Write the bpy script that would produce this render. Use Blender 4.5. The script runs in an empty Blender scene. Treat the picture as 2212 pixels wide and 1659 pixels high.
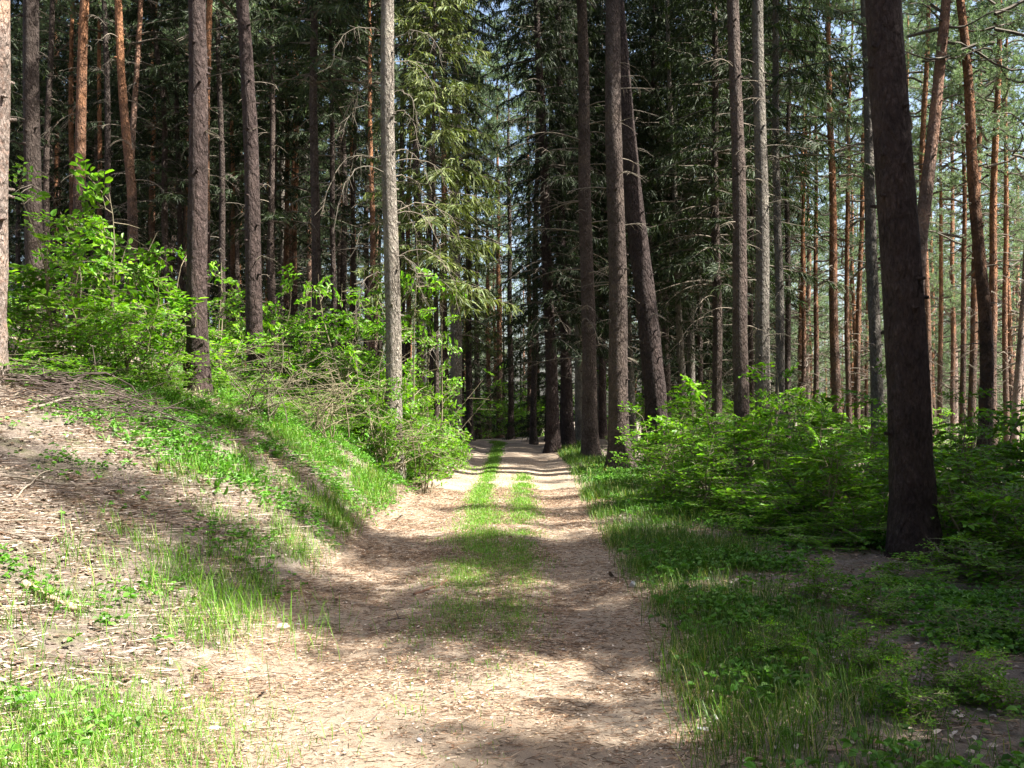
import bpy, math, random
import numpy as np
from mathutils import Vector, Matrix, Euler

# ------------------------------------------------------------------ camera, sky, sun, exposure
sc = bpy.context.scene
col = sc.collection
CAM_H = 1.6
PITCH = 1.5
cam_d = bpy.data.cameras.new('camera')
cam_d.sensor_width = 36.0
cam_d.lens = 35.0
cam_d.clip_start = 0.05
cam_d.clip_end = 1500
cam = bpy.data.objects.new('camera', cam_d)
cam.location = (0, 0, CAM_H)
cam.rotation_euler = (math.radians(90 + PITCH), 0, 0)
col.objects.link(cam)
sc.camera = cam

SUN_EL, SUN_AZ = 52.0, 106.0          # azimuth clockwise from +Y (the way the camera looks)
world = bpy.data.worlds.new('World')
sc.world = world
world.use_nodes = True
wn = world.node_tree
bg = wn.nodes['Background']
sky = wn.nodes.new('ShaderNodeTexSky')
sky.sky_type = 'NISHITA'
sky.sun_disc = False
sky.sun_elevation = math.radians(SUN_EL)
sky.sun_rotation = math.radians(SUN_AZ)
sky.air_density = 1.0
sky.dust_density = 4.0
wn.links.new(sky.outputs[0], bg.inputs[0])
bg.inputs[1].default_value = 0.09
sun_d = bpy.data.lights.new('sun', 'SUN')
sun_d.energy = 5.0
sun_d.angle = math.radians(0.5)
sun_d.color = (1.0, 0.95, 0.86)
sun = bpy.data.objects.new('sun', sun_d)
sv = Vector((math.sin(math.radians(SUN_AZ)) * math.cos(math.radians(SUN_EL)),
             math.cos(math.radians(SUN_AZ)) * math.cos(math.radians(SUN_EL)),
             math.sin(math.radians(SUN_EL))))
sun.rotation_euler = sv.to_track_quat('Z', 'Y').to_euler()
sun.location = (30, -10, 40)
col.objects.link(sun)
sc.view_settings.view_transform = 'Standard'
sc.view_settings.look = 'None'
sc.view_settings.exposure = 2.05
sc.view_settings.gamma = 1.0
cy = sc.cycles
cy.max_bounces = 6
cy.diffuse_bounces = 4
cy.glossy_bounces = 1
cy.transmission_bounces = 3
cy.transparent_max_bounces = 4
cy.use_denoising = True
cy.caustics_reflective = False
cy.caustics_refractive = False

rng = np.random.default_rng(7)
R = random.Random(11)
FPX = 2149.0          # focal length in the photograph's 2212-px-wide view
CP, SP = math.cos(math.radians(PITCH)), math.sin(math.radians(PITCH))

def at(px, py, D):
    """The point at ground distance D (along +Y) seen at photo position px, py."""
    u, v = (px - 1106) / FPX, (829.5 - py) / FPX
    dy, dz = CP - v * SP, SP + v * CP
    return (u / dy * D, D, CAM_H + dz / dy * D)

# ------------------------------------------------------------------ noise and terrain
_perm = np.random.default_rng(3).random((256, 256))
def vnoise(x, y, s=1.0):
    x = np.asarray(x, float) * s + 71.3; y = np.asarray(y, float) * s + 37.7
    xi = np.floor(x).astype(int); yi = np.floor(y).astype(int)
    fx = x - xi; fy = y - yi
    fx = fx * fx * (3 - 2 * fx); fy = fy * fy * (3 - 2 * fy)
    a = _perm[xi % 256, yi % 256]; b = _perm[(xi + 1) % 256, yi % 256]
    c = _perm[xi % 256, (yi + 1) % 256]; d = _perm[(xi + 1) % 256, (yi + 1) % 256]
    return (a * (1 - fx) + b * fx) * (1 - fy) + (c * (1 - fx) + d * fx) * fy
def fbm(x, y, s=1.0, o=4):
    t = 0; w = 0
    for i in range(o):
        t = t + vnoise(x, y, s * 2 ** i) * 0.5 ** i; w += 0.5 ** i
    return t / w

def rc(y): return np.interp(y, [-10, 5, 7, 12, 25, 34, 45, 70, 100], [-.4, -.33, -.28, -.27, 0, .05, -1.2, -9, -22])
def rhw(y): return np.interp(y, [-10, 5, 7, 12, 25, 34, 60], [1.2, 1.2, 1.3, 1.38, 1.38, 1.3, 1.3])
_ky = np.arange(-40, 260, 1.0)
_kz = np.convolve(np.pad(np.interp(_ky, [-30, 4, 12, 25, 34, 42, 60, 100, 250], [0, 0, .12, .30, .50, .40, -.3, -1.2, -2]), 4, 'edge'), np.ones(9) / 9, 'valid')
_ky2 = np.arange(-20, 100, .5)
_kb = np.convolve(np.pad(np.interp(_ky2, [-5, 4, 6.5, 9, 11.5, 14, 20, 30, 60], [.05, .08, .30, .90, 1.42, 1.55, 1.5, 1.3, .8]), 2, 'edge'), np.ones(5) / 5, 'valid')
def zroad(y): return np.interp(y, _ky, _kz)
def H(x, y, rut=True):
    x = np.asarray(x, float); y = np.asarray(y, float)
    d = x - rc(y); hw = rhw(y)
    z = zroad(y).copy() if hasattr(zroad(y), 'copy') else zroad(y)
    sl = np.maximum(0, -d - hw)
    a = np.interp(y, _ky2, _kb)
    z = z + a * 1.08 * (1 - np.exp(-sl / 1.6)) * (1 - .6 * np.exp(-sl / .45)) + .12 * np.minimum(sl, 5) + .22 * np.clip(sl - 5, 0, 70)
    sr = np.maximum(0, d - hw)
    z = z + .10 * (1 - np.exp(-sr / .5)) - .055 * np.clip(sr - 1.5, 0, 60)
    off = np.clip((np.abs(d) - hw) / 1.2, 0, 1)
    z = z + off * (.12 * (fbm(x, y, .4, 2) - .5) + .10 * (fbm(x, y, 2.6, 4) - .5))
    if rut:
        r = np.exp(-((np.abs(d) - .78) / .30) ** 2)
        z = z - .05 * r + .03 * (fbm(x, y, .6, 2) - .5) + .012 * (fbm(x, y, 5, 3) - .5)
    return z
def h1(x, y): return float(H(x, y))

def g_at(px, py):
    """the ground point seen at a photo position"""
    lo, hi_ = 2.5, 40.
    for _ in range(60):
        mid = (lo + hi_) / 2; p = at(px, py, mid)
        if p[2] > h1(p[0], mid): lo = mid
        else: hi_ = mid
    p = at(px, py, lo); return np.array([p[0], lo, h1(p[0], lo)])

# ------------------------------------------------------------------ materials
def new_mat(name):
    m = bpy.data.materials.new(name); m.use_nodes = True
    nt = m.node_tree
    return m, nt, nt.nodes['Principled BSDF'], nt.nodes['Material Output']
def N(nt, t, **kw):
    n = nt.nodes.new(t)
    for k, v in kw.items(): setattr(n, k, v)
    return n
def ramp(nt, fac, stops):
    r = N(nt, 'ShaderNodeValToRGB')
    el = r.color_ramp.elements
    el[0].position, el[0].color = stops[0][0], (*stops[0][1], 1)
    el[1].position, el[1].color = stops[-1][0], (*stops[-1][1], 1)
    for p, c in stops[1:-1]:
        e = el.new(p); e.color = (*c, 1)
    nt.links.new(fac, r.inputs[0])
    return r.outputs[0]
def noise(nt, vec, scale, detail=4, rough=.6):
    n = N(nt, 'ShaderNodeTexNoise'); n.inputs['Scale'].default_value = scale
    n.inputs['Detail'].default_value = detail; n.inputs['Roughness'].default_value = rough
    nt.links.new(vec, n.inputs['Vector'])
    return n.outputs['Fac']
def mixc(nt, fac, a, b, mode='MIX'):
    m = N(nt, 'ShaderNodeMix', data_type='RGBA', blend_type=mode)
    for s, v in ((m.inputs[0], fac), (m.inputs[6], a), (m.inputs[7], b)):
        if isinstance(v, (int, float)): s.default_value = v
        elif isinstance(v, tuple): s.default_value = (*v, 1)
        else: nt.links.new(v, s)
    return m.outputs[2]

def bark_material(name, dark, light, patch, orange=None, z0=4, z1=9, scale=1.0):
    m, nt, b, out = new_mat(name)
    tc = N(nt, 'ShaderNodeTexCoord')
    mp = N(nt, 'ShaderNodeMapping'); mp.inputs['Scale'].default_value = (1, 1, .42)
    nt.links.new(tc.outputs['Object'], mp.inputs[0])
    v = N(nt, 'ShaderNodeTexVoronoi'); v.inputs['Scale'].default_value = 26 * scale
    nd = N(nt, 'ShaderNodeTexNoise'); nd.inputs['Scale'].default_value = 9 * scale; nd.inputs['Detail'].default_value = 5
    nt.links.new(mp.outputs[0], nd.inputs['Vector'])
    add = N(nt, 'ShaderNodeMixRGB'); add.inputs[0].default_value = .12
    nt.links.new(mp.outputs[0], add.inputs[1]); nt.links.new(nd.outputs['Color'], add.inputs[2])
    nt.links.new(add.outputs[0], v.inputs['Vector'])
    n2 = noise(nt, mp.outputs[0], 60 * scale, 5, .7)
    n3 = noise(nt, tc.outputs['Object'], 2.1, 4, .6)
    n4 = noise(nt, tc.outputs['Object'], 14, 3, .6)
    c = ramp(nt, n2, [(.3, dark), (.7, light)])
    c = mixc(nt, ramp(nt, n4, [(.50, (0, 0, 0)), (.68, (1, 1, 1))]), c, patch)
    if orange:
        sep = N(nt, 'ShaderNodeSeparateXYZ'); nt.links.new(tc.outputs['Object'], sep.inputs[0])
        mr = N(nt, 'ShaderNodeMapRange'); mr.inputs[1].default_value = z0; mr.inputs[2].default_value = z1
        nt.links.new(sep.outputs[2], mr.inputs[0])
        oc = mixc(nt, ramp(nt, n4, [(.35, (0, 0, 0)), (.7, (1, 1, 1))]), orange, tuple(min(1, k * 1.7) for k in orange))
        mm = N(nt, 'ShaderNodeMath', operation='MULTIPLY_ADD'); nt.links.new(n3, mm.inputs[0]); mm.inputs[1].default_value = 1.2; mm.inputs[2].default_value = -.6
        ad = N(nt, 'ShaderNodeMath', operation='ADD', use_clamp=True); nt.links.new(mm.outputs[0], ad.inputs[0]); nt.links.new(mr.outputs[0], ad.inputs[1])
        c = mixc(nt, ad.outputs[0], c, oc)
    big = ramp(nt, n3, [(.36, (.62, .60, .58)), (.52, (1, 1, 1)), (.68, (1.3, 1.3, 1.22))])
    c = mixc(nt, 1.0, c, big, 'MULTIPLY')
    crack = ramp(nt, v.outputs['Distance'], [(.02, (1, 1, 1)), (.5, (.52, .49, .47))])
    c = mixc(nt, .8, c, crack, 'MULTIPLY')
    oi = N(nt, 'ShaderNodeObjectInfo')
    rv = ramp(nt, oi.outputs['Random'], [(0, (.72, .70, .70)), (1, (1.25, 1.2, 1.18))])
    c = mixc(nt, 1.0, c, rv, 'MULTIPLY')
    nt.links.new(c, b.inputs['Base Color'])
    b.inputs['Roughness'].default_value = .85
    b.inputs['Specular IOR Level'].default_value = .25
    bp = N(nt, 'ShaderNodeBump'); bp.inputs['Strength'].default_value = 1.0; bp.inputs['Distance'].default_value = .08
    ml = N(nt, 'ShaderNodeMath', operation='SUBTRACT'); nt.links.new(n2, ml.inputs[0]); nt.links.new(v.outputs['Distance'], ml.inputs[1])
    nt.links.new(ml.outputs[0], bp.inputs['Height']); nt.links.new(bp.outputs[0], b.inputs['Normal'])
    return m

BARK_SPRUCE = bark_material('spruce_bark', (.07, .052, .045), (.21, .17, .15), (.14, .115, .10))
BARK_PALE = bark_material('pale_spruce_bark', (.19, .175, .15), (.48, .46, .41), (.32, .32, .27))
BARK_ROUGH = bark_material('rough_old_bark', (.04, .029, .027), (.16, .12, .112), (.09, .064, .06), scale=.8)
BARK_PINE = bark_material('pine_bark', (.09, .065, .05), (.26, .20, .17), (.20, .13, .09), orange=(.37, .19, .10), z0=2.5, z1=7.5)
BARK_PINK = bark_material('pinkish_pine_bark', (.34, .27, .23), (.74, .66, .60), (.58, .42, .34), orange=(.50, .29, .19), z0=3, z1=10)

def plain(name, c, rough=.8, var=.25, transl=None, rand=True, spec=.3, vcol=False, hue=None):
    m, nt, b, out = new_mat(name)
    cc = None
    if vcol:
        a = N(nt, 'ShaderNodeAttribute', attribute_name='tint')
        cc = mixc(nt, 1.0, c, a.outputs['Color'], 'MULTIPLY')
    else:
        rg = N(nt, 'ShaderNodeRGB'); rg.outputs[0].default_value = (*c, 1); cc = rg.outputs[0]
    tc = N(nt, 'ShaderNodeTexCoord')
    g = noise(nt, tc.outputs['Object'], 6, 3)
    vv = ramp(nt, g, [(.3, (1 - var,) * 3), (.7, (1 + var,) * 3)])
    cc = mixc(nt, 1.0, cc, vv, 'MULTIPLY')
    if rand:
        oi = N(nt, 'ShaderNodeObjectInfo')
        hu = hue or ((.8, .82, .8), (1.2, 1.18, 1.1))
        cc = mixc(nt, 1.0, cc, ramp(nt, oi.outputs['Random'], [(0, hu[0]), (1, hu[1])]), 'MULTIPLY')
    nt.links.new(cc, b.inputs['Base Color'])
    b.inputs['Roughness'].default_value = rough
    b.inputs['Specular IOR Level'].default_value = spec
    if transl:
        tr = N(nt, 'ShaderNodeBsdfTranslucent')
        tcx = mixc(nt, 1.0, cc, transl[1], 'MULTIPLY')
        nt.links.new(tcx, tr.inputs[0])
        mx = N(nt, 'ShaderNodeMixShader'); mx.inputs[0].default_value = transl[0]
        nt.links.new(b.outputs[0], mx.inputs[1]); nt.links.new(tr.outputs[0], mx.inputs[2])
        nt.links.new(mx.outputs[0], out.inputs[0])
    return m

SPRUCE_F = plain('spruce_needles', (.024, .040, .014), .6, .35, (.2, (1.3, 1.5, .7)), vcol=True)
PINE_F = plain('pine_needles', (.165, .225, .135), .6, .3, (.3, (1.2, 1.4, .9)), vcol=True)
LEAF_F = plain('broad_leaves', (.135, .29, .026), .42, .2, (.40, (1.4, 1.6, .5)), vcol=True, spec=.3)
GRASS_F = plain('grass_blades', (.105, .23, .025), .5, .2, (.35, (1.5, 1.6, .6)), vcol=True, rand=False)
HERB_F = plain('herb_leaves', (.09, .22, .028), .5, .2, (.3, (1.4, 1.6, .7)), vcol=True, rand=False)
SUNLIT_F = plain('sunlit_spruce_needles', (.10, .13, .045), .6, .35, (.3, (1.3, 1.4, .7)), vcol=True)  # lighter copy of the spruce needles, sunlight put into the colour
TWIG_D = plain('crown_wood', (.10, .085, .07), .9, .3)
TWIG = plain('dead_twigs', (.17, .145, .12), .9, .3)
STEM = plain('shrub_stems', (.17, .145, .10), .85, .3)
LITTER = plain('dry_litter', (.38, .325, .265), .8, .25, (.15, (1, .9, .7)), vcol=True, rand=False)

def stone_mat(name, c):
    m, nt, b, out = new_mat(name)
    tc = N(nt, 'ShaderNodeTexCoord')
    g = noise(nt, tc.outputs['Object'], 35, 6, .7)
    nt.links.new(ramp(nt, g, [(.3, tuple(k * .7 for k in c)), (.7, tuple(min(1, k * 1.15) for k in c))]), b.inputs['Base Color'])
    bp = N(nt, 'ShaderNodeBump'); bp.inputs['Strength'].default_value = .5; bp.inputs['Distance'].default_value = .01
    nt.links.new(g, bp.inputs['Height']); nt.links.new(bp.outputs[0], b.inputs['Normal'])
    b.inputs['Roughness'].default_value = .75
    return m
STONE_W = stone_mat('white_stone', (.50, .49, .49))
STONE_T = stone_mat('tan_stone', (.40, .33, .26))

def track_colour(nt, P):
    n1 = noise(nt, P, 1.1, 5, .6); n2 = noise(nt, P, 95, 6, .9); n3 = noise(nt, P, 150, 3, .7)
    mp = N(nt, 'ShaderNodeMapping'); mp.inputs['Scale'].default_value = (.3, 1, 1); mp.inputs['Rotation'].default_value = (0, 0, .3)
    nt.links.new(P, mp.inputs[0]); n4 = noise(nt, mp.outputs[0], 120, 4, .7)
    c = ramp(nt, n2, [(.32, (.11, .07, .045)), (.5, (.29, .225, .165)), (.70, (.50, .41, .31))])
    c = mixc(nt, ramp(nt, n4, [(.45, (0, 0, 0)), (.62, (.5, .5, .5))]), c, (.23, .16, .11))
    c = mixc(nt, ramp(nt, n1, [(.42, (0, 0, 0)), (.66, (.6, .6, .6))]), c, (.44, .37, .29))
    return mixc(nt, ramp(nt, n3, [(.62, (0, 0, 0)), (.70, (.8, .8, .8))]), c, (.66, .58, .48)), n2
def ground_colour(nt, P):
    n2 = noise(nt, P, 75, 6, .85); n3 = noise(nt, P, 4, 5, .65)
    mp = N(nt, 'ShaderNodeMapping'); mp.inputs['Scale'].default_value = (1, .25, 1); mp.inputs['Rotation'].default_value = (0, 0, .5)
    nt.links.new(P, mp.inputs[0])
    n4 = noise(nt, mp.outputs[0], 70, 4, .7)
    c = ramp(nt, n2, [(.30, (.05, .037, .030)), (.5, (.16, .13, .105)), (.70, (.38, .33, .28))])
    c2 = ramp(nt, n4, [(.35, (.10, .075, .06)), (.62, (.30, .25, .205))])
    c = mixc(nt, .5, c, c2)
    moss = ramp(nt, n2, [(.3, (.035, .055, .012)), (.7, (.13, .16, .045))])
    return mixc(nt, ramp(nt, n3, [(.50, (0, 0, 0)), (.66, (.6, .6, .6))]), c, moss), n2
def floor_mat(name):
    """litter and sandy track in one material: the tint attribute (red) says how much of the track's sand lies there"""
    m, nt, b, out = new_mat(name)
    tc = N(nt, 'ShaderNodeTexCoord'); P = tc.outputs['Object']
    a, na = track_colour(nt, P); g_, ng = ground_colour(nt, P)
    at_ = N(nt, 'ShaderNodeAttribute', attribute_name='tint'); sp = N(nt, 'ShaderNodeSeparateColor'); nt.links.new(at_.outputs['Color'], sp.inputs[0])
    nn = noise(nt, P, 7, 6, .75)
    mo = ramp(nt, na, [(.3, (.05, .085, .015)), (.7, (.20, .27, .06))])
    a2 = N(nt, 'ShaderNodeMath', operation='ADD'); nt.links.new(sp.outputs[1], a2.inputs[0]); nt.links.new(nn, a2.inputs[1])
    mf = ramp(nt, a2.outputs[0], [(.75, (0, 0, 0)), (1.0, (.8, .8, .8))])
    a = mixc(nt, mf, a, mo)
    ad = N(nt, 'ShaderNodeMath', operation='ADD'); nt.links.new(sp.outputs[0], ad.inputs[0]); nt.links.new(nn, ad.inputs[1])
    f = ramp(nt, ad.outputs[0], [(.85, (0, 0, 0)), (1.0, (1, 1, 1))])
    r_ = f.node; r_.color_ramp.elements[0].position = .80
    nt.links.new(mixc(nt, f, g_, a), b.inputs['Base Color'])
    b.inputs['Roughness'].default_value = .95; b.inputs['Specular IOR Level'].default_value = .15
    bp = N(nt, 'ShaderNodeBump'); bp.inputs['Strength'].default_value = .8; bp.inputs['Distance'].default_value = .02
    nt.links.new(na, bp.inputs['Height']); nt.links.new(bp.outputs[0], b.inputs['Normal'])
    return m
def sandy(x, y):
    e = (np.abs(x - rc(y)) - rhw(y)); w = np.where(x < rc(y), np.interp(y, [3, 5, 8, 10], [1.1, .9, .55, .25]), .3)
    return np.clip(.62 - e / w * .45, 0, 1)
GROUND_M, TRACK_M = floor_mat('forest_floor'), floor_mat('sandy_needle_track')

# ------------------------------------------------------------------ mesh helpers
class MB:
    """Collects vertices, faces, a tint per vertex and a material slot per face, then links ONE mesh object."""
    def __init__(s): s.v = []; s.f = []; s.m = []; s.t = []; s.n = 0
    def add(s, V, F, tint=None, mat=0):
        V = np.asarray(V, float).reshape(-1, 3); F = np.asarray(F, int)
        if len(V) == 0 or len(F) == 0: return
        s.v.append(V); s.f.append(F + s.n); s.m.append(np.full(len(F), mat))
        s.t.append(np.ones((len(V), 3)) if tint is None else np.broadcast_to(np.asarray(tint, float), (len(V), 3)))
        s.n += len(V)
    def mesh(s, name, mats, smooth=False):
        me = bpy.data.meshes.new(name)
        V = np.concatenate(s.v)
        tot = np.concatenate([np.full(len(f), f.shape[1]) for f in s.f])
        idx = np.concatenate([f.ravel() for f in s.f])
        me.vertices.add(len(V)); me.vertices.foreach_set('co', V.ravel().astype(np.float32))
        me.loops.add(len(idx)); me.loops.foreach_set('vertex_index', idx.astype(np.int32))
        me.polygons.add(len(tot))
        me.polygons.foreach_set('loop_start', np.concatenate([[0], np.cumsum(tot)[:-1]]).astype(np.int32))
        me.polygons.foreach_set('loop_total', tot.astype(np.int32))
        me.polygons.foreach_set('material_index', np.concatenate(s.m).astype(np.int32))
        me.polygons.foreach_set('use_smooth', np.full(len(tot), smooth))
        ca = me.color_attributes.new('tint', 'FLOAT_COLOR', 'POINT')
        T = np.concatenate(s.t); ca.data.foreach_set('color', np.c_[T, np.ones(len(T))].ravel().astype(np.float32))
        for m in mats: me.materials.append(m)
        me.update(calc_edges=True)
        return me
    def build(s, name, mats, parent=None, smooth=False):
        return link(name, s.mesh(name, mats if isinstance(mats, (list, tuple)) else [mats], smooth), parent)

def link(name, data, parent=None):
    o = bpy.data.objects.new(name, data); col.objects.link(o)
    if parent is not None: o.parent = parent
    return o
def tag(o, label=None, cat=None, group=None, kind=None):
    if label: o['label'] = label
    if cat: o['category'] = cat
    if group: o['group'] = group
    if kind: o['kind'] = kind
    return o
def empty(name, loc, label, cat, group=None, rz=0):
    o = link(name, None); o.location = loc; o.rotation_euler = (0, 0, rz); o.empty_display_size = .3
    return tag(o, label, cat, group)

def tube(P, r, seg=5, wob=0, cap=False):
    P = np.asarray(P, float); n = len(P); r = np.broadcast_to(np.asarray(r, float), (n,))
    T = np.gradient(P, axis=0); T /= np.linalg.norm(T, axis=1)[:, None] + 1e-9
    ref = np.array([0, 0, 1.]) if abs(T[0, 2]) < .8 else np.array([1., 0, 0])
    A = np.cross(T, ref); A /= np.linalg.norm(A, axis=1)[:, None] + 1e-9
    B = np.cross(T, A)
    th = np.arange(seg) * 2 * np.pi / seg
    rr = r[:, None] * (1 + wob * (rng.random((n, seg)) - .5) * 2)
    V = P[:, None] + A[:, None] * (np.cos(th) * rr)[..., None] + B[:, None] * (np.sin(th) * rr)[..., None]
    i = np.arange(n - 1)[:, None] * seg; j = np.arange(seg)[None]; k = (j + 1) % seg
    F = np.stack([i + j, i + k, i + seg + k, i + seg + j], -1).reshape(-1, 4)
    V = V.reshape(-1, 3)
    return V, F

def ribbons(P0, D0, L, W, droop, tint, rnd=rng, taper=.25):
    """Bent ribbons (2 quads each): start P0, direction D0, length L, width W; droop bends the second half down."""
    n = len(P0)
    D0 = D0 / (np.linalg.norm(D0, axis=1)[:, None] + 1e-9)
    up = rnd.normal(size=(n, 3)); S = np.cross(D0, up); S /= np.linalg.norm(S, axis=1)[:, None] + 1e-9
    P1 = P0 + D0 * (L * .5)[:, None]
    D1 = D0 + np.c_[np.zeros(n), np.zeros(n), -droop]; D1 /= np.linalg.norm(D1, axis=1)[:, None] + 1e-9
    P2 = P1 + D1 * (L * .5)[:, None]
    w = (W * .5)[:, None]
    V = np.stack([P0 - S * w * .7, P0 + S * w * .7, P1 - S * w, P1 + S * w, P2 - S * w * taper, P2 + S * w * taper], 1).reshape(-1, 3)
    b = np.arange(n)[:, None] * 6
    F = np.concatenate([b + np.array([[0, 1, 3, 2]]), b + np.array([[2, 3, 5, 4]])])
    return V, F, np.repeat(tint, 6, axis=0)

def leaves(P0, D0, Nn, L, W, tint, fold=.25):
    """Oval leaves folded on the midrib: base P0, direction D0, face normal Nn."""
    n = len(P0)
    D0 = D0 / (np.linalg.norm(D0, axis=1)[:, None] + 1e-9)
    S = np.cross(D0, Nn); S /= np.linalg.norm(S, axis=1)[:, None] + 1e-9
    U = np.cross(S, D0)
    L = L[:, None]; W = W[:, None]
    def p(t, s, u): return P0 + D0 * L * t + S * W * s + U * (W * u)
    V = np.stack([p(0, 0, 0), p(.3, -.5, fold), p(.7, -.42, fold), p(1, 0, -.15), p(.7, .42, fold), p(.3, .5, fold)], 1).reshape(-1, 3)
    b = np.arange(n)[:, None] * 6
    F = np.concatenate([b + np.array([[0, 3, 2, 1]]), b + np.array([[0, 5, 4, 3]])])
    return V, F, np.repeat(tint, 6, axis=0)

def tints(n, lo=.6, hi=1.5, yel=.25, rnd=rng):
    b = lo + (hi - lo) * rnd.random(n)
    y = (rnd.random(n) - .4) * yel
    return np.c_[b * (1 + y), b * (1 + .3 * y), b * (1 - y)]

# ------------------------------------------------------------------ ground and track
def dn(x, y): return x - rc(y)
def d_mid(x, y):
    d = dn(x, y)
    c1 = np.interp(y, [3, 7, 12, 16, 25, 34], [-.1, -.12, -.04, -.34, -.48, -.45]); c2 = np.interp(y, [3, 8, 12, 20, 25, 34], [.1, .3, .42, .32, .30, .2])
    s1 = np.exp(-((d - c1) / np.interp(y, [5, 8, 12, 15, 20], [.25, .3, .36, .2, .13])) ** 2); s2 = np.exp(-((d - c2) / np.interp(y, [5, 9, 14, 20, 23], [.16, .22, .2, .16, .05])) ** 2)
    s2 = s2 * np.clip((21.5 - y) / 2, 0, 1)
    m = np.maximum(s1, s2) * np.interp(y, [4, 5.5, 7.2, 10, 30], [.03, .10, .6, 1, 1])
    return m * np.clip((fbm(x, y + 50, 1.6, 3) - .22) * 3, 0, 1)
def grid(xs, ys, zf):
    X, Y = np.meshgrid(xs, ys)
    V = np.c_[X.ravel(), Y.ravel(), zf(X, Y).ravel()]
    nx = len(xs); i = np.arange(len(ys) - 1)[:, None] * nx; j = np.arange(nx - 1)[None]
    F = np.stack([i + j, i + j + 1, i + nx + j + 1, i + nx + j], -1).reshape(-1, 4)
    return V, F
def warp(a, n, p=2.2):
    t = np.linspace(-1, 1, n); return np.sign(t) * np.abs(t) ** p * a
xs = np.concatenate([-2 - warp(328, 161, 3.0)[80:][::-1][:-1], np.linspace(-2, 2, 90)[:-1], 2 + warp(328, 161, 3.0)[80:]])
ys = np.concatenate([np.linspace(-120, -4, 30)[:-1], np.linspace(-4, 40, 340)[:-1], np.linspace(40, 120, 90)[:-1], np.linspace(120, 620, 40)])
def zg(X, Y):
    z = H(X, Y)
    inside = np.clip((rhw(Y) - .12 - np.abs(X - rc(Y))) / .15, 0, 1)
    return z - .06 * inside
g = MB(); gv, gf = grid(xs, ys, zg); sd = sandy(gv[:, 0], gv[:, 1]); g.add(gv, gf, np.c_[sd, 0 * sd, sd])
tag(g.build('ground', GROUND_M, smooth=True), kind='structure')
t = MB()
ny, nx = 420, 60
yy = np.linspace(-3, 75, ny); V = []
for y in yy:
    edge = 1 + .05 * (vnoise(0, y, 1.4) - .5) * 2
    xx = rc(y) + np.linspace(-1, 1, nx) * (rhw(y) + .02) * edge
    xx[:3] += (vnoise(5, y, 2.2) - .5) * .22; xx[-3:] += (vnoise(9, y, 2.2) - .5) * .22
    V.append(np.c_[xx, np.full(nx, y), H(xx, np.full(nx, y)) + .004])
i = np.arange(ny - 1)[:, None] * nx; j = np.arange(nx - 1)[None]
V = np.concatenate(V); sd = sandy(V[:, 0], V[:, 1]); t.add(V, np.stack([i + j, i + j + 1, i + nx + j + 1, i + nx + j], -1).reshape(-1, 4), np.c_[sd, d_mid(V[:, 0], V[:, 1]) * .7, sd])
tag(t.build('forest_track', TRACK_M, smooth=True), kind='structure')

# ------------------------------------------------------------------ tree parts
def spruce_crown(seed, Ht, z0, Rm, whorl=.42, density=1.0, bare=.25, leaf=None):
    rn = np.random.default_rng(seed); mb = MB()
    z = z0
    while z < Ht - .4:
        f = (z - z0) / (Ht - z0)
        nb = rn.integers(4, 7)
        a0 = rn.random() * 6.28
        for k in range(nb):
            a = a0 + k * 6.283 / nb + rn.normal() * .25
            L = Rm * (1 - f) ** .8 * (.45 + .75 * rn.random()) + .25
            zz = z + rn.normal() * .12
            o = np.array([math.cos(a), math.sin(a), 0.]); s = np.array([-o[1], o[0], 0.])
            tt = np.linspace(0, 1, 6)
            sag = .18 + .32 * (1 - f) + rn.normal() * .05
            bend = rn.normal() * .15
            ax = lambda q: np.outer(q * L, o) + np.outer(bend * q * q * L, s) + np.outer(.12 * q * L - sag * q * q * L + .14 * L * q ** 4, [0, 0, 1]) + np.array([0, 0, zz])
            V, F = tube(ax(tt), np.linspace(.022 * (L / 2.5) + .006, .004, 6), 3); mb.add(V, F, (1, 1, 1), 1)
            dead = rn.random() < bare * max(0, 1 - f * 2.2)
            n1 = max(4, int(L * 14 * density * (.25 if dead else 1)))
            q = .12 + .88 * rn.random(n1) ** .8
            P = ax(q); side = np.where(rn.random(n1) < .5, -1, 1)
            D = np.outer(side, s) * (.7 + .5 * rn.random(n1))[:, None] + o * (.35 + .4 * rn.random(n1))[:, None]
            D[:, 2] -= .15 + .65 * rn.random(n1)
            Lt = (.16 + .42 * rn.random(n1)) * (1.15 - .6 * q) * min(1.3, .5 + L / 2.5)
            W = .018 + .02 * rn.random(n1)
            slot = 1 if dead else 0
            if dead: W = W * .25
            tn = tints(n1, .45, 1.35, .35, rn)
            mb.add(*ribbons(P, D, Lt, W, .5 + rn.random(n1), tn, rn), slot)
            if not dead:
                Dn = D / np.linalg.norm(D, axis=1)[:, None]
                for sub in range(5):
                    u = rn.random(n1)
                    P2 = P + Dn * (Lt * u * .7)[:, None]; P2[:, 2] -= Lt * u * u * .2
                    D2 = Dn + rn.normal(size=(n1, 3)) * .55; D2[:, 2] -= .35
                    mb.add(*ribbons(P2, D2, Lt * (.35 + .35 * rn.random(n1)), W * .85, .8 * rn.random(n1), tints(n1, .5, 1.5, .35, rn), rn), 0)
        z += whorl * (.7 + .6 * rn.random()) * (1 - .35 * f)
    return mb.mesh('spruce_crown', [leaf or SPRUCE_F, TWIG_D])

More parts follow.
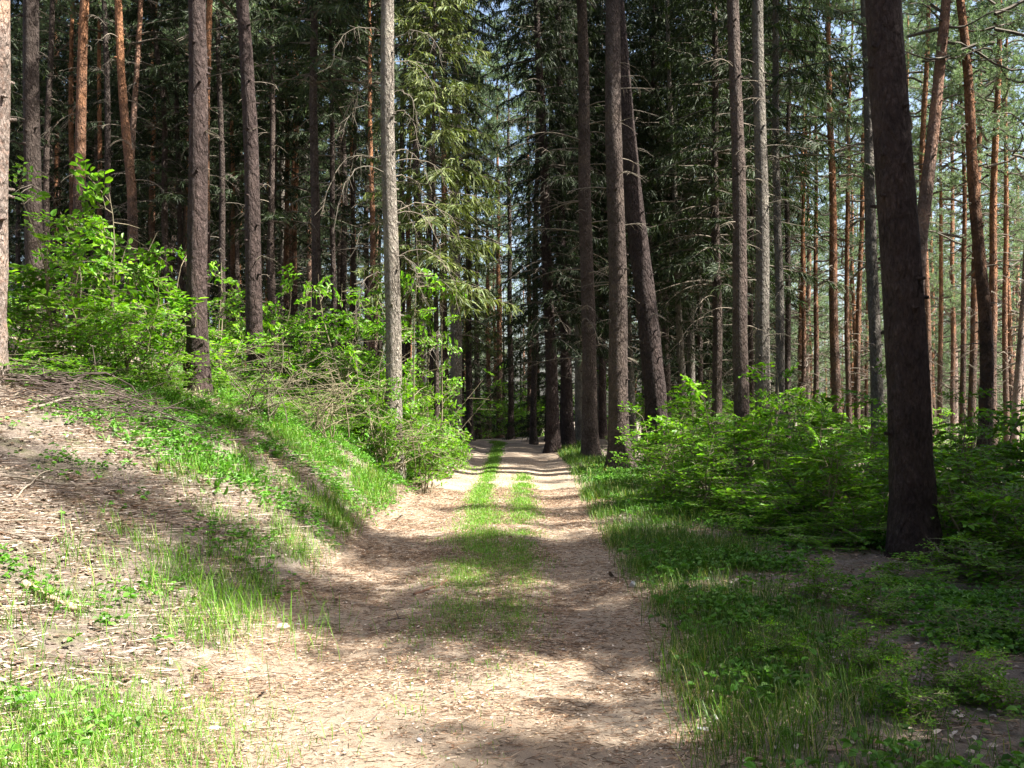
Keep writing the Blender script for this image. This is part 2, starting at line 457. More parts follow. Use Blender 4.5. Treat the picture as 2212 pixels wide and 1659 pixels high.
def pine_crown(seed, Ht, z0, Rm, nb=46):
    rn = np.random.default_rng(seed); mb = MB()
    for k in range(nb):
        f = ((k + rn.random()) / nb)
        z = z0 + (Ht - z0) * f
        a = rn.random() * 6.28; L = Rm * (1 - f * .75) * (.5 + .7 * rn.random())
        o = np.array([math.cos(a), math.sin(a), 0.]); s = np.array([-o[1], o[0], 0.])
        rise = rn.normal() * .22 + .12 + f * .5; w1, w2 = rn.normal() * .22, rn.normal() * .1
        ax = lambda q: np.outer(q * L, o) + np.outer((w1 * q * q + w2 * np.sin(q * 6)) * L, s) + np.outer((rise * q + .06 * np.sin(q * 7 + k)) * L, [0, 0, 1]) + np.array([0, 0, z])
        V, F = tube(ax(np.linspace(0, 1, 8)), np.linspace(.03 * L / 2 + .008, .005, 8), 4); mb.add(V, F, (1, 1, 1), 1)
        if f < .28 and rn.random() < .5: continue
        ns = rn.integers(7, 12)
        for j in range(ns):
            q = .35 + .65 * rn.random(); p = ax(np.array([q]))[0]
            d = o * (.3 + .6 * rn.random()) + s * rn.normal() * .8 + np.array([0, 0, .25 + .25 * rn.normal()]); d /= np.linalg.norm(d)
            l = .35 + .45 * rn.random()
            V, F = tube(np.array([p, p + d * l * .5, p + d * l + np.array([0, 0, .05])]), [.009, .007, .004], 3); mb.add(V, F, (1, 1, 1), 1)
            nt_ = 6; nbld = 15
            c = p + np.outer(.25 + .75 * rn.random(nt_), d * l) + rn.normal(size=(nt_, 3)) * .07
            P = np.repeat(c, nbld, 0); D = rn.normal(size=(len(P), 3)) + d * .8 + np.array([0, 0, .5])
            n = len(P)
            mb.add(*ribbons(P, D, .07 + .07 * rn.random(n), np.full(n, .014), .1 * rn.random(n), tints(n, .55, 1.5, .2, rn), rn, .2), 0)
    return mb.mesh('pine_crown', [PINE_F, TWIG_D])

def trunk_line(pts, base, Ht):
    """centre line x(h) relative to the base for heights 0..Ht, from image control points at one distance"""
    D = base[1]
    hs, xo = [0.], [0.]
    P = sorted([at(px, py, D) for px, py in pts], key=lambda p: p[2])
    for p in P:
        if p[2] - base[2] > .3: hs.append(p[2] - base[2]); xo.append(p[0] - base[0])
    sl = (xo[-1] - xo[-2]) / (hs[-1] - hs[-2]) if len(hs) > 1 else 0
    sl = max(-.06, min(.06, sl))
    hs.append(hs[-1] + 30); xo.append(xo[-1] + sl * 30)
    return lambda h: np.interp(h, hs, xo)

def trunk_mesh(cl, r0, Ht, seg, flare, rough, seed, mat, nring=46, wavy=.0, dead=None):
    rn = np.random.default_rng(seed)
    h = np.concatenate([[-.35], np.linspace(0, 1, 8)[:-1] ** 1.0 * 1.2, 1.2 + (Ht - 1.2) * np.linspace(0, 1, nring)])
    ph = rn.random(4) * 6.28
    cx = np.convolve(np.pad(cl(h), 2, 'edge'), np.ones(5) / 5, 'valid') + wavy * np.sin(h * .9 + ph[0]) * np.clip(h, 0, 1)
    cyy = wavy * np.sin(h * .7 + ph[1]) * np.clip(h, 0, 1)
    r = r0 * np.clip(1 - np.maximum(h, 0) / Ht, .02, 1) ** .75 * (1 + flare * 1.3 * np.exp(-np.maximum(h, 0) / .38))
    th = np.arange(seg) * 2 * np.pi / seg
    lob = 1 + flare * .28 * np.exp(-np.maximum(h, 0) / .35)[:, None] * np.sin(th * 5 + ph[2]) + rough * (rn.random((len(h), seg)) - .5)
    Rr = r[:, None] * lob
    V = np.stack([cx[:, None] + np.cos(th) * Rr, cyy[:, None] + np.sin(th) * Rr, np.broadcast_to(h[:, None], Rr.shape)], -1).reshape(-1, 3)
    i = np.arange(len(h) - 1)[:, None] * seg; j = np.arange(seg)[None]; k = (j + 1) % seg
    F = np.stack([i + j, i + k, i + seg + k, i + seg + j], -1).reshape(-1, 4)
    mb = MB(); mb.add(V, F)
    # knots and short broken stubs
    for q in range(int(Ht * 1.8)):
        hh = 1.0 + rn.random() * min(Ht - 2, 12); a = rn.random() * 6.28
        rr = float(np.interp(hh, h, r)); c = np.array([float(np.interp(hh, h, cx)), float(np.interp(hh, h, cyy)), hh])
        o = np.array([math.cos(a), math.sin(a), .15 * rn.normal()])
        Ls = rr + .015 + .05 * rn.random()
        V, F = tube(np.array([c + o * rr * .7, c + o * (rr + Ls) * .6, c + o * Ls * 1.05]), [.028, .017, .008], 5); mb.add(V, F)
    ctr = lambda q: (float(np.interp(q, h, cx)), float(np.interp(q, h, cyy)), float(np.interp(q, h, r)))
    if dead: dead_branches(mb, ctr, seed + 7, *dead)
    return mb.mesh('trunk', [mat, TWIG], True), ctr

def dead_branches(mb, ctr, seed, z0, z1, n, Lm, droop, side=None):
    rn = np.random.default_rng(seed)
    for i in range(n):
        h = z0 + (z1 - z0) * (i + rn.random()) / n
        cx, cyy, r = ctr(h); a = rn.random() * 6.28 if side is None else side + rn.normal() * .7
        L = Lm * (.3 + .9 * rn.random())
        o = np.array([math.cos(a), math.sin(a), 0]); s = np.array([-o[1], o[0], 0]); b = rn.normal() * .2
        q = np.linspace(0, 1, 8)
        dr = droop * (.6 + .8 * rn.random())
        P = np.array([cx, cyy, h]) + np.outer(q * L * (1 - .25 * dr * q), o) + np.outer(b * q * q * L, s) + np.outer((.22 * q - dr * q * q) * L, [0, 0, 1])
        V, F = tube(P, np.linspace(.012 + .004 * L, .003, 8), 4); mb.add(V, F, None, 1)
        for k in range(int(3 + L * 4)):
            u = .25 + .75 * rn.random(); p = np.array([np.interp(u, q, P[:, c]) for c in range(3)])
            d = s * (1 if rn.random() < .5 else -1) * .6 + o * .5 + np.array([0, 0, -.2 - dr * rn.random()]); l = .12 + .35 * rn.random()
            V, F = tube(np.array([p, p + d * l * .6, p + d * l + np.array([0, 0, -.12 * l])]), [.005, .004, .002], 3); mb.add(V, F, None, 1)

# crown prototypes, shared by the trees
SC = [spruce_crown(21, 23, 7.5, 2.6), spruce_crown(22, 21, 5.0, 2.9), spruce_crown(23, 24, 9.0, 2.4), spruce_crown(24, 19, 3.2, 2.8)]
SCL = [19, 21]
YC = [spruce_crown(31, 6.5, .5, 1.5, .34, 1.0, .1)]
SC.append(spruce_crown(25, 27, 13.0, 2.2)); PCr = [pine_crown(41, 20, 8.0, 2.6), pine_crown(42, 21, 6.0, 2.8), pine_crown(43, 19, 9.5, 2.7), pine_crown(44, 20, 3.6, 3.0, 62)]
CROWNS = {'s7': (SC[0], 23), 's5': (SC[1], 21), 's9': (SC[2], 24), 's3': (SC[3], 19), 'p8': (PCr[0], 20), 'p6': (PCr[1], 21), 'p9': (PCr[2], 19), 'sh': (SC[4], 27), 'p4': (PCr[3], 20)}
_seed = [100]
def nxt(): _seed[0] += 1; return _seed[0]

def named_tree(kind, pts, D, w, crown, label, group=None, flare=.5, rough=.10, seg=14, mat=None, dead=(12, .9, .5), basepx=None, wavy=.02, Ht=None, crown_scale=1.0):
    """pts: photo positions along the trunk (top first); the last one is the lowest visible point. w: trunk width in photo px."""
    bx = at(pts[-1][0] if basepx is None else basepx, pts[-1][1], D)
    base = (bx[0], D, h1(bx[0], D))
    cm, ch = CROWNS[crown]
    Ht = Ht or ch
    root = empty('spruce_tree' if kind == 's' else 'pine_tree', base, label, 'spruce' if kind == 's' else 'pine', group)
    cl = trunk_line(pts, base, Ht)
    r0 = w / 2 * D / FPX * 1.12
    mat = mat or (BARK_SPRUCE if kind == 's' else BARK_PINE)
    me, ctr = trunk_mesh(cl, r0, Ht, seg, flare, rough, nxt(), mat, wavy=wavy, dead=(2.2, 9, dead[0], dead[1], dead[2]) if dead and dead[0] else None)
    link('trunk', me, root)
    c = link('crown', cm, root)
    h = ch * .5; cx, cyy, _ = ctr(h)
    c.scale = (crown_scale, crown_scale, 1)
    c.rotation_euler = Euler((-math.atan2(cyy, h), math.atan2(cx, h), R.random() * 6.28 if abs(cx) < .4 else 0))
    return root
GL, GR = 'conifers on the left slope', 'conifers right of the track'
# ---- left of the track
T = named_tree
T('s', [(-8, 0), (-24, 560), (-30, 790)], 11.0, 64, 'sh', 'mottled pale trunk cut by the left edge of the photo with dark flared foot', GL, .3, .12, 18, BARK_PINK, (0, 0, 0))
T('s', [(66, 0), (73, 400), (75, 600)], 18, 34, 'sh', 'smooth grey spruce trunk next to the leftmost mottled trunk', GL, mat=BARK_SPRUCE, dead=(8, .7, .3))
T('p', [(158, 0), (152, 260), (160, 500)], 34, 13, 'p9', 'thin orange pine just left of the thicker orange and grey pine', GL)
T('p', [(184, 0), (176, 260), (168, 480)], 24, 25, 'p9', 'pine with orange upper trunk above the tall leafy bush at far left', GL)
T('p', [(258, 0), (268, 250), (288, 460)], 24, 21, 'p9', 'reddish grey pine trunk leaning right as it comes down behind the left bush top', GL)
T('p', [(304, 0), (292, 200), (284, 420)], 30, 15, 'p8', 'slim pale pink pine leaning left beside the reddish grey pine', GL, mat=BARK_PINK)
T('s', [(424, 0), (428, 400), (430, 845)], 14, 40, 'sh', 'straight grey brown trunk standing bare in front of the left bushes', GL, .35, .12, 18, BARK_ROUGH, (5, .35, .1))
T('p', [(452, 0), (446, 300), (444, 520)], 26, 18, 'p9', 'orange pine half hidden right behind the straight grey brown trunk', GL)
T('p', [(525, 0), (540, 300), (556, 805)], 18, 34, 'p9', 'stout reddish brown pine with its foot deep in the left bushes', GL, .3, .12, 16, BARK_ROUGH, (6, .6, .2))
T('p', [(122, 0), (122, 400)], 42, 10, 'p8', 'very thin sunlit orange pine between the smooth grey trunk and the thin orange one', GL)
T('s', [(335, 60), (352, 250), (362, 460)], 32, 14, 's5', 'crooked thin spruce leaning through the dark foliage on the left', GL, wavy=.06)
T('p', [(621, 0), (620, 480)], 36, 13, 'p9', 'left one of two thin orange pines side by side in the dark left stand', GL)
T('p', [(645, 0), (638, 480)], 37, 12, 'p8', 'right one of two thin orange pines side by side in the dark left stand', GL)
T('s', [(678, 0), (680, 400), (684, 720)], 24, 20, 's7', 'dark grey spruce between the twin orange pines and the white trunk', GL, dead=(26, 1.5, .5))
T('s', [(893, 0), (900, 350), (910, 800)], 24, 18, 's7', 'dark brown spruce just right of the white trunk with hooped branches', GL, mat=BARK_ROUGH, dead=(26, 1.3, .5), crown_scale=.65)
T('p', [(964, 0), (958, 300), (960, 800)], 31, 16, 'p6', 'yellowish orange pine behind the hanging sunlight tinted olive boughs left of the track end', GL, crown_scale=.65)
T('s', [(985, 150), (984, 500), (984, 912)], 26, 25, 's7', 'pale spruce trunk at the left edge of the track where the verge ends', GL, .35, mat=BARK_PALE, dead=(22, 1.2, .4), crown_scale=.65)
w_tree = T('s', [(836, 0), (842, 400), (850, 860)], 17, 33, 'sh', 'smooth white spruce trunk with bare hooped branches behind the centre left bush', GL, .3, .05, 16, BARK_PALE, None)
rn = np.random.default_rng(5)
zb = w_tree.location.z
for (py, sx, L, dr) in [(95, 1, 1.0, .5), (85, -1, 1.0, .6), (165, -1, .7, .6), (140, 1, .9, 1.1), (200, -1, .9, .9), (205, 1, .5, 1.2), (245, -1, .8, .6), (250, 1, .5, 1.3), (310, -1, .9, .9),
                        (358, -1, 1.15, .85), (360, 1, 1.1, .4), (385, -1, 1.1, 1.0), (388, 1, .9, .7), (440, 1, .6, 1.2), (462, 1, 1.2, .25), (470, 1, .9, 1.0), (565, -1, .8, 1.2), (560, 1, 1.15, .6), (566, 1, .6, 1.2), (490, -1, .6, .8), (330, 1, .8, .8), (600, -1, .6, 1.3)]:
    mb = MB(); p = at(843, py, 17); base = np.array([p[0] - w_tree.location.x, 0, p[2] - zb])
    a = rn.normal() * .5; o = np.array([sx * math.cos(a), math.sin(a), 0.])
    q = np.linspace(0, 1, 12)
    # an arch: rises out of the trunk, then curls down
    P = base + np.outer(np.sin(q * 1.5) * L * 1.0, o) + np.outer((.45 * np.sin(q * 2.2) * (1 - q) - dr * q ** 2.2) * L, [0, 0, 1])
    P[1:] += rn.normal(size=(11, 3)) * .018
    mb.add(*tube(P, np.linspace(.011, .003, 12), 5))
    for k in range(16):
        u = .2 + .8 * rn.random(); pp = np.array([np.interp(u, q, P[:, c]) for c in range(3)])
        d = rn.normal(size=3) * .5 + o * .4 + np.array([0, 0, -.8]); l = .06 + .20 * rn.random()
        mb.add(*tube(np.array([pp, pp + d * l * .5, pp + d * l]), [.004, .003, .0015], 3))
    mb.build('branch', TWIG, w_tree)
# ---- right of the track
T('s', [(1160, 0), (1180, 500), (1196, 958)], 29, 25, 's3', 'dark spruce trunk first on the right edge at the far end of the track', GR, .4, mat=BARK_ROUGH, dead=(26, 1.6, .5), crown_scale=.72)
T('s', [(1206, 0), (1212, 500), (1228, 965)], 30, 23, 's5', 'dark trunk second from the track end leaning slightly left', GR, .4, mat=BARK_ROUGH, dead=(26, 1.5, .5), crown_scale=.6)
T('s', [(1236, 100), (1243, 500), (1256, 940)], 32, 19, 's5', 'thin pale trunk peeping out left of the grey column by the grass edge', GR, mat=BARK_PALE, dead=(20, 1.4, .5), crown_scale=.62)
T('s', [(1256, 0), (1266, 500), (1276, 985)], 25, 30, 'sh', 'tall smooth grey spruce column with pale foot on the grassy right edge', GR, .45, .05, 16, BARK_SPRUCE, (30, 1.7, .4))
T('s', [(1323, 0), (1330, 500), (1340, 1003)], 21, 40, 'sh', 'thickest straight grey spruce on the right verge with wide ribbed foot', GR, .55, .08, 18, BARK_SPRUCE, (16, 1.0, .3))
T('s', [(1328, 0), (1343, 180), (1366, 400), (1392, 640), (1422, 905)], 22, 44, 'sh', 'bowed rough trunk leaning left over the straight grey spruce on the right verge', GR, .25, .14, 18, BARK_ROUGH, (8, .9, .3))
T('s', [(1290, 0), (1296, 500), (1302, 930)], 36, 15, 's5', 'dim narrow trunk in the gap right of the smooth grey column', GR, mat=BARK_ROUGH)
T('s', [(1352, 500), (1360, 800), (1366, 960)], 32, 16, 's3', 'pale crooked thin trunk between straight and bowed spruces on the right', GR, mat=BARK_PALE)
T('s', [(1440, 0), (1455, 400), (1476, 900)], 31, 15, 's5', 'slender dark spruce with a white lower end right of the bowed trunk', GR, mat=BARK_PALE, dead=(24, 1.6, .6))
T('s', [(1542, 0), (1546, 500), (1550, 930)], 28, 21, 's5', 'brownish spruce midway between the bowed trunk and the pair of grey trunks', GR, dead=(26, 1.5, .5))
T('s', [(1585, 0), (1594, 400), (1606, 1010)], 20, 31, 'sh', 'left trunk of the pair of grey spruces with peeling knotty bark', GR, .3, .13, 16, BARK_SPRUCE, (16, .9, .3))
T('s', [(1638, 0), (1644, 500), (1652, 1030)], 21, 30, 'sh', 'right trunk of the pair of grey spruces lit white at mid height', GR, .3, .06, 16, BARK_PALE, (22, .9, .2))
T('s', [(1672, 0), (1680, 500), (1688, 1010)], 24, 19, 's7', 'thin spruce hugging the right grey spruce with whitish lower trunk', GR, mat=BARK_PALE, dead=(26, 1.4, .4))
T('p', [(1788, 0), (1796, 400), (1808, 950)], 30, 20, 'p8', 'straight bright orange pine halfway between grey pair and big dark trunk', GR, mat=BARK_PINE)
T('s', [(1868, 0), (1882, 500), (1894, 920)], 23, 25, 'sh', 'slim straight grey trunk just left of the big dark trunk', GR, mat=BARK_PALE, dead=(16, 1.1, .3))
T('s', [(1912, 0), (1938, 500), (1976, 1232)], 10.0, 82, 's9', 'massive dark foreground trunk on the right with scaly bark', GR, .34, .07, 26, BARK_ROUGH, (4, .35, -.1), crown_scale=.55)
T('p', [(2006, 0), (1992, 300), (1996, 560), (2006, 880)], 30, 17, 'p8', 'dark orange pine seen just right of the massive dark trunk', GR)
T('p', [(2050, 0), (2012, 270), (1990, 480), (1980, 700), (1978, 900)], 22, 34, 'p9', 'pinkish pine leaning right towards its top behind the massive dark trunk', GR, mat=BARK_PINK, wavy=.04)
T('p', [(2070, 0), (2092, 200), (2112, 450), (2120, 650), (2128, 960)], 22, 28, 'p9', 'wavy grey and orange pine with a dark lower end near the right edge', GR, wavy=.06)
T('p', [(2158, 80), (2146, 400), (2142, 800)], 29, 19, 'p8', 'slim orange pine right of the wavy pine', GR)
T('p', [(2222, 450), (2202, 800), (2190, 920)], 27, 16, 'p8', 'pale pink pine leaning out of the photo at the right edge', GR, mat=BARK_PINK)
T('p', [(2108, 500), (2098, 880)], 34, 16, 'p6', 'orange pine trunk close on the left of the wavy pine', GR)
T('p', [(1762, 300), (1762, 840)], 38, 11, 'p6', 'thin orange pine left of the straight bright orange pine', GR)
T('p', [(1862, 400), (1850, 850)], 36, 12, 'p6', 'thin orange pine left of the slim grey trunk', GR)
T('p', [(2056, 300), (2058, 850)], 44, 10, 'p6', 'thin dark pine between the pinkish leaning pine and the wavy pine', GR)
# slim stems of the middle distance
for (px, D, w, key, row) in [(1152, 34, 12, 'sh', 0), (1188, 36, 13, 'sh', 0), (1218, 33, 14, 'sh', 0), (1262, 38, 12, 's9', 0), (1400, 34, 12, 's9', 0), (1422, 38, 10, 'sh', 0),
                             (100, 30, 14, 'sh', 1), (212, 33, 12, 'p9', 1), (238, 29, 14, 'sh', 1), (332, 36, 11, 'p9', 1), (392, 34, 12, 'sh', 1), (480, 30, 14, 's9', 1), (502, 36, 11, 'p9', 1),
                             (590, 31, 13, 'sh', 1), (722, 33, 12, 's9', 1), (765, 36, 11, 'sh', 1), (805, 31, 13, 'p9', 1), (872, 34, 12, 'sh', 1), (930, 33, 14, 'sh', 1),
                             (1512, 34, 12, 'sh', 2), (1622, 35, 11, 's9', 2), (1702, 32, 13, 'sh', 2), (1735, 36, 11, 'p9', 2), (1832, 33, 12, 'p9', 2), (1950, 36, 11, 'p9', 2), (2030, 38, 11, 'p9', 2), (2078, 33, 13, 'p9', 2), (2172, 32, 13, 'p9', 2)]:
    T('p' if key[0] == 'p' else 's', [(px + R.uniform(-14, 14), 0), (px + R.uniform(-6, 6), 450), (px, 900)], D, w, key,
      ('slim dark trunk in the tight group just right of the far track end', 'slim trunk among the thicker ones in the dark left stand', 'slim trunk in the second row behind the right shrubs')[row],
      ('slim trunks right of the track end', 'slim trunks in the left stand', 'slim trunks behind the right shrubs')[row], seg=8, dead=(14, 1.0, .4))
# ---- far end of the track
GC = 'trees beyond the crest of the track'
for (x, D, w, k, lb) in [(1012, 44, 10, 'p9', 'dark thin trunk closest to the pale spruce where the track disappears'),
                         (1032, 48, 12, 'p9', 'dark trunk beyond the left wheel rut at the crest'),
                         (1056, 52, 10, 'p8', 'brown trunk standing left of the middle beyond the crest'),
                         (1080, 50, 12, 'p8', 'brown pine in the middle of the gap beyond the crest'),
                         (1104, 46, 12, 'p8', 'trunk with pale foot at the very end of the track'),
                         (1146, 52, 12, 'p8', 'sunlit orange pine in the gap right of the track end'),
                         (1162, 54, 8, 'p8', 'narrow pale pine beside the sunlit orange pine at the track end')]:
    T('s' if 'pale foot' in lb or 'dark' in lb else 'p', [(x - 8, 0), (x, 940)], D, w, k, lb, GC, seg=8, dead=(16, 1.2, .4))

# hanging sunlight tinted olive boughs: a younger spruce whose live branches reach down on the left of the track
def small_spruce(px, D, Ht, sc_, label, z=None):
    p = at(px, 900, D); root = empty('young_spruce', (p[0], D, h1(p[0], D)), label, 'young spruce', 'young spruces')
    me, ctr = trunk_mesh(lambda h: np.zeros_like(h), .07 * sc_, Ht, 8, .2, .05, nxt(), BARK_SPRUCE, 16)
    link('trunk', me, root)
    c = link('crown', YC[0], root); c.scale = (sc_, sc_, Ht / 6.5); c.rotation_euler.z = R.random() * 6
    return root

# ------------------------------------------------------------------ background forest
protoT = {}
def bg_proto(key):
    cm, ch = CROWNS[key]
    kind = key[0]
    out = []
    for v in range(3):
        rr = random.Random(hash(key) % 97 + v); lean = rr.uniform(-.02, .02)
        me, ctr = trunk_mesh(lambda h: h * lean, .14 + .02 * v, ch, 8, .3, .06, nxt(), (BARK_SPRUCE, BARK_SPRUCE, BARK_PALE)[v] if kind == 's' else (BARK_PINE, BARK_PINE, BARK_PINK)[v], 18, wavy=.04, dead=(1.8, ch * .45, 22, 1.5, .45 if kind == 's' else .1))
        out.append((me, cm, lean))
    return out
for k in CROWNS: protoT[k] = bg_proto(k)
placed = [(o.location.x, o.location.y) for o in bpy.data.objects if o.parent is None and o.type == 'EMPTY']
def bg_tree(x, y, key, label, cat, group, s=1.0, sink=0):
    me, cm, lean = protoT[key][R.randrange(3)]
    root = empty('spruce_tree' if key[0] == 's' else 'pine_tree', (x, y, h1(x, y) - .1), label, cat, group, R.random() * 6.28)
    root.scale = (s, s, s * R.uniform(.9, 1.1))
    link('trunk', me, root); link('crown', cm, root)
    placed.append((x, y))
def scatter(n, xr, yr, mind, keys, label, cat, group, cond=lambda x, y: True, srange=(.85, 1.15)):
    c = 0; tries = 0
    while c < n and tries < n * 60:
        tries += 1
        x, y = R.uniform(*xr), R.uniform(*yr)
        if not cond(x, y): continue
        if any((x - a) ** 2 + (y - b) ** 2 < mind * mind for a, b in placed): continue
        bg_tree(x, y, R.choice(keys), label, cat, group, R.uniform(*srange)); c += 1
inview = lambda x, y: abs(x) < .56 * y + 2
offroad = lambda x, y: abs(x - rc(y)) > 3.0
gap = lambda x, y: -.062 < x / y < .035
scatter(76, (-50, -3), (24, 75), 1.9, ['s3', 's5', 's7', 's9', 'sh'], 'dark spruce crowded among others up the shaded left slope', 'spruce', 'far spruces on the left slope', lambda x, y: inview(x, y) and offroad(x, y) and x < -.075 * y)
scatter(45, (-50, -4), (30, 80), 1.9, ['p6', 'p8'], 'slim orange stemmed pine among dark spruces up the left slope', 'pine', 'far pines on the left slope', lambda x, y: inview(x, y) and offroad(x, y) and x < -.075 * y)
scatter(38, (1.5, 20), (27, 75), 1.6, ['s3', 's5', 's7', 's9', 'sh'], 'dark spruce in the dense stand behind the right verge trunks', 'spruce', 'far spruces right of the track', lambda x, y: .05 < x / y < .27 and offroad(x, y))
scatter(64, (4, 60), (36, 105), 2.4, ['p6', 'p4', 'p4'], 'distant blue green pine in the bright open stand on the right', 'pine', 'far pines on the right', lambda x, y: inview(x, y) and x > .19 * y)
scatter(6, (-7, 5), (66, 112), 3.5, ['p6', 'p4', 'p8'], 'distant pine seen through the gap beyond the end of the track', 'pine', 'pines in the gap beyond the track', lambda x, y: gap(x, y) and offroad(x, y))
scatter(16, (-40, 40), (75, 120), 2.6, ['s5', 'p4', 's3', 'p6'], 'distant conifer closing the view beyond the track', 'conifer', 'conifers closing the far view', lambda x, y: inview(x, y) and not gap(x, y))
scatter(58, (-90, 95), (118, 190), 3.0, ['s3', 'p4', 'p4'], 'farthest conifer in the line closing the forest', 'conifer', 'farthest conifers', inview, (1.0, 1.3))
# trees beside and behind the camera, whose crowns shade the track
AR = [(7.2, 5.2, 's5', .62), (8.6, 2.3, 's5', .58), (9.9, 8.3, 's5', .82), (8.3, 8.9, 's3', .62), (-8, 2, 's7', 1), (-9, 6.5, 's9', 1), (-5, -5, 's5', 1), (3.8, -6, 's5', 1), (0, -9, 's5', 1), (-11, 11, 's7', 1), (7, -9, 's5', 1),
      (-13, 16, 's7', 1), (9, -4, 's5', 1), (16, -3, 's3', 1), (12.6, 16.6, 's3', .7), (9.4, 7.9, 's5', .76), (10.9, 6.9, 's5', .85), (8.6, 5.2, 's7', .95), (23, 5, 's5', 1), (13.5, 17, 's3', .9), (14.5, 19.6, 's3', .95), (16.2, 21.6, 's3', 1), (12.8, 13.6, 's3', .8), (15.8, 16.2, 's3', .9), (6.4, 4.6, 's3', .40), (5.9, 3.0, 's3', .40), (6.1, 1.3, 's3', .42), (4.9, 1.9, 's3', .34), (5.6, 3.9, 's3', .38), (6.4, 6.5, 's3', .40)]
for q in range(9):
    AR.append((8.9 + .5 * (q % 2), -1.5 + 1.7 * q, 's3', .56 + .07 * (q % 3)))
for q in range(9):
    AR.append((10.8 + .4 * (q % 2), -.8 + 1.8 * q, 's3', .66 + .06 * (q % 3)))
for q in range(9):
    AR.append((12.2 + .8 * (q % 2), -.5 + 2.1 * q, 's3', .72 + .05 * (q % 3)))
for q in range(8):
    AR.append((16.5 + 1.2 * (q % 2), 1.5 + 2.5 * q, 's3', .95))
for q in range(8):
    AR.append((13.6 + 1.5 * (q % 3) + .25 * q, 11.5 + 1.1 * q, 's3', .9))
for q in range(34):                       # the wood goes on behind and to both sides of the viewpoint
    a_ = math.radians(R.uniform(178, 352)); r_ = R.uniform(9, 27)
    AR.append((r_ * math.cos(a_), r_ * math.sin(a_), R.choice(['s3', 's5']), R.uniform(.8, 1)))
for q in range(16):
    AR.append((R.uniform(26, 42), R.uniform(-20, 24), 's3', 1))
for q in range(10):
    AR.append((R.uniform(-24, -12), R.uniform(0, 14), 's3', .9))
for (x, y, k, s_) in AR:
    bg_tree(x, y, k, 'forest spruce beside the viewpoint outside the view', 'spruce', 'spruces around the viewpoint', s_)

# ------------------------------------------------------------------ leafy shrubs
def shrub_mesh(seed, h, spread, nst, lsize=.07, layers=1.0, bare=0.0):
    rn = np.random.default_rng(seed); wood = MB(); LP, LD, LN, LL = [], [], [], []; sz = [1.]
    def twig(p, d, L, up):
        lz = lsize * sz[0]; n = max(3, int(L / (lz * .5)))
        q = (np.arange(n) + .6) / n
        dn = d / np.linalg.norm(d)
        s = np.cross(dn, up); s /= np.linalg.norm(s) + 1e-9
        sg = np.where(np.arange(n) % 2, 1, -1)
        P = p + np.outer(q * L, dn) + np.outer(-.12 * q * q * L, [0, 0, 1])
        D = np.outer(sg, s) + dn * .75 + rn.normal(size=(n, 3)) * .22
        LP.append(P); LD.append(D); LN.append(up + rn.normal(size=(n, 3)) * .5); LL.append(lz * (.5 + .75 * rn.random(n)))
        V, F = tube(np.array([p, p + dn * L * .5 - [0, 0, .03 * L], p + dn * L - [0, 0, .12 * L]]), [.004, .003, .0015], 3); wood.add(V, F)
    for st in range(nst):
        a = rn.random() * 6.28; lean = spread * (.15 + .5 * rn.random()) / h; hs = h * (.6 + .4 * rn.random())
        b0 = np.array([rn.normal() * .1, rn.normal() * .1, 0]) * spread
        q = np.linspace(0, 1, 8)
        wob = rn.normal(size=2) * .06
        S = b0 + np.outer(q * hs, [math.cos(a) * lean, math.sin(a) * lean, 1]) + np.c_[np.sin(q * 6) * wob[0], np.cos(q * 5) * wob[1] - wob[1], q * 0]
        wood.add(*tube(S, np.linspace(.008 + .006 * hs, .003, 8), 5))
        z = .12 * hs
        while z < hs:
            sz[0] = .6 + .75 * rn.random()
            f = z / hs; p = np.array([np.interp(f, q, S[:, c]) for c in range(3)])
            aa = rn.random() * 6.28; L = spread * (.28 + .45 * rn.random()) * (1.05 - .7 * f) + .1
            o = np.array([math.cos(aa), math.sin(aa), .25 + .4 * rn.normal()]); up = np.array([0, 0, 1.]) + rn.normal(size=3) * .42
            o /= np.linalg.norm(o)
            e = p + o * L; e[2] -= .10 * L
            wood.add(*tube(np.array([p, (p + e) / 2 + [0, 0, .03 * L], e]), [.006, .004, .002], 4))
            if rn.random() > bare:
                m = int(4 + L * 8)
                for k in range(m):
                    u = .22 + .78 * (k + rn.random()) / m
                    s = np.cross(o, up); s /= np.linalg.norm(s)
                    d = o * .8 + s * (1 if k % 2 else -1) * (.7 + .3 * rn.random()) + np.array([0, 0, rn.normal() * .12])
                    twig(p + (e - p) * u, d, (.10 + .22 * rn.random()) * (1.2 - .5 * u), up)
                twig(e, o, .16, up)
            z += (.06 + .10 * rn.random()) * layers
    P = np.concatenate(LP); D = np.concatenate(LD); Nn = np.concatenate(LN); L = np.concatenate(LL)
    n = len(P); clump = vnoise(P[:, 0] * 2 + 9 * P[:, 2], P[:, 1] * 2 + seed, 1.2)
    tn = tints(n, .5, 1.25, .5, rn) * (.6 + .75 * clump)[:, None]
    lm = MB(); lm.add(*leaves(P, D, Nn, L, L * .52, tn))
    return wood.mesh('stems', [STEM]), lm.mesh('foliage', [LEAF_F])
SH = {'tall': shrub_mesh(1, 3.0, 1.3, 3, .105, 1.5, .1), 'wide': shrub_mesh(2, 2.0, 1.4, 4, .095, 1.5, .15), 'mid': shrub_mesh(3, 1.6, 1.1, 4, .08, 1.3, .1),
      'low': shrub_mesh(4, .95, .9, 5, .055), 'loose': shrub_mesh(6, 2.4, 1.1, 3, .09, 1.6, .25), 'thin': shrub_mesh(8, 2.6, .7, 2, .09, 1.5, .1)}
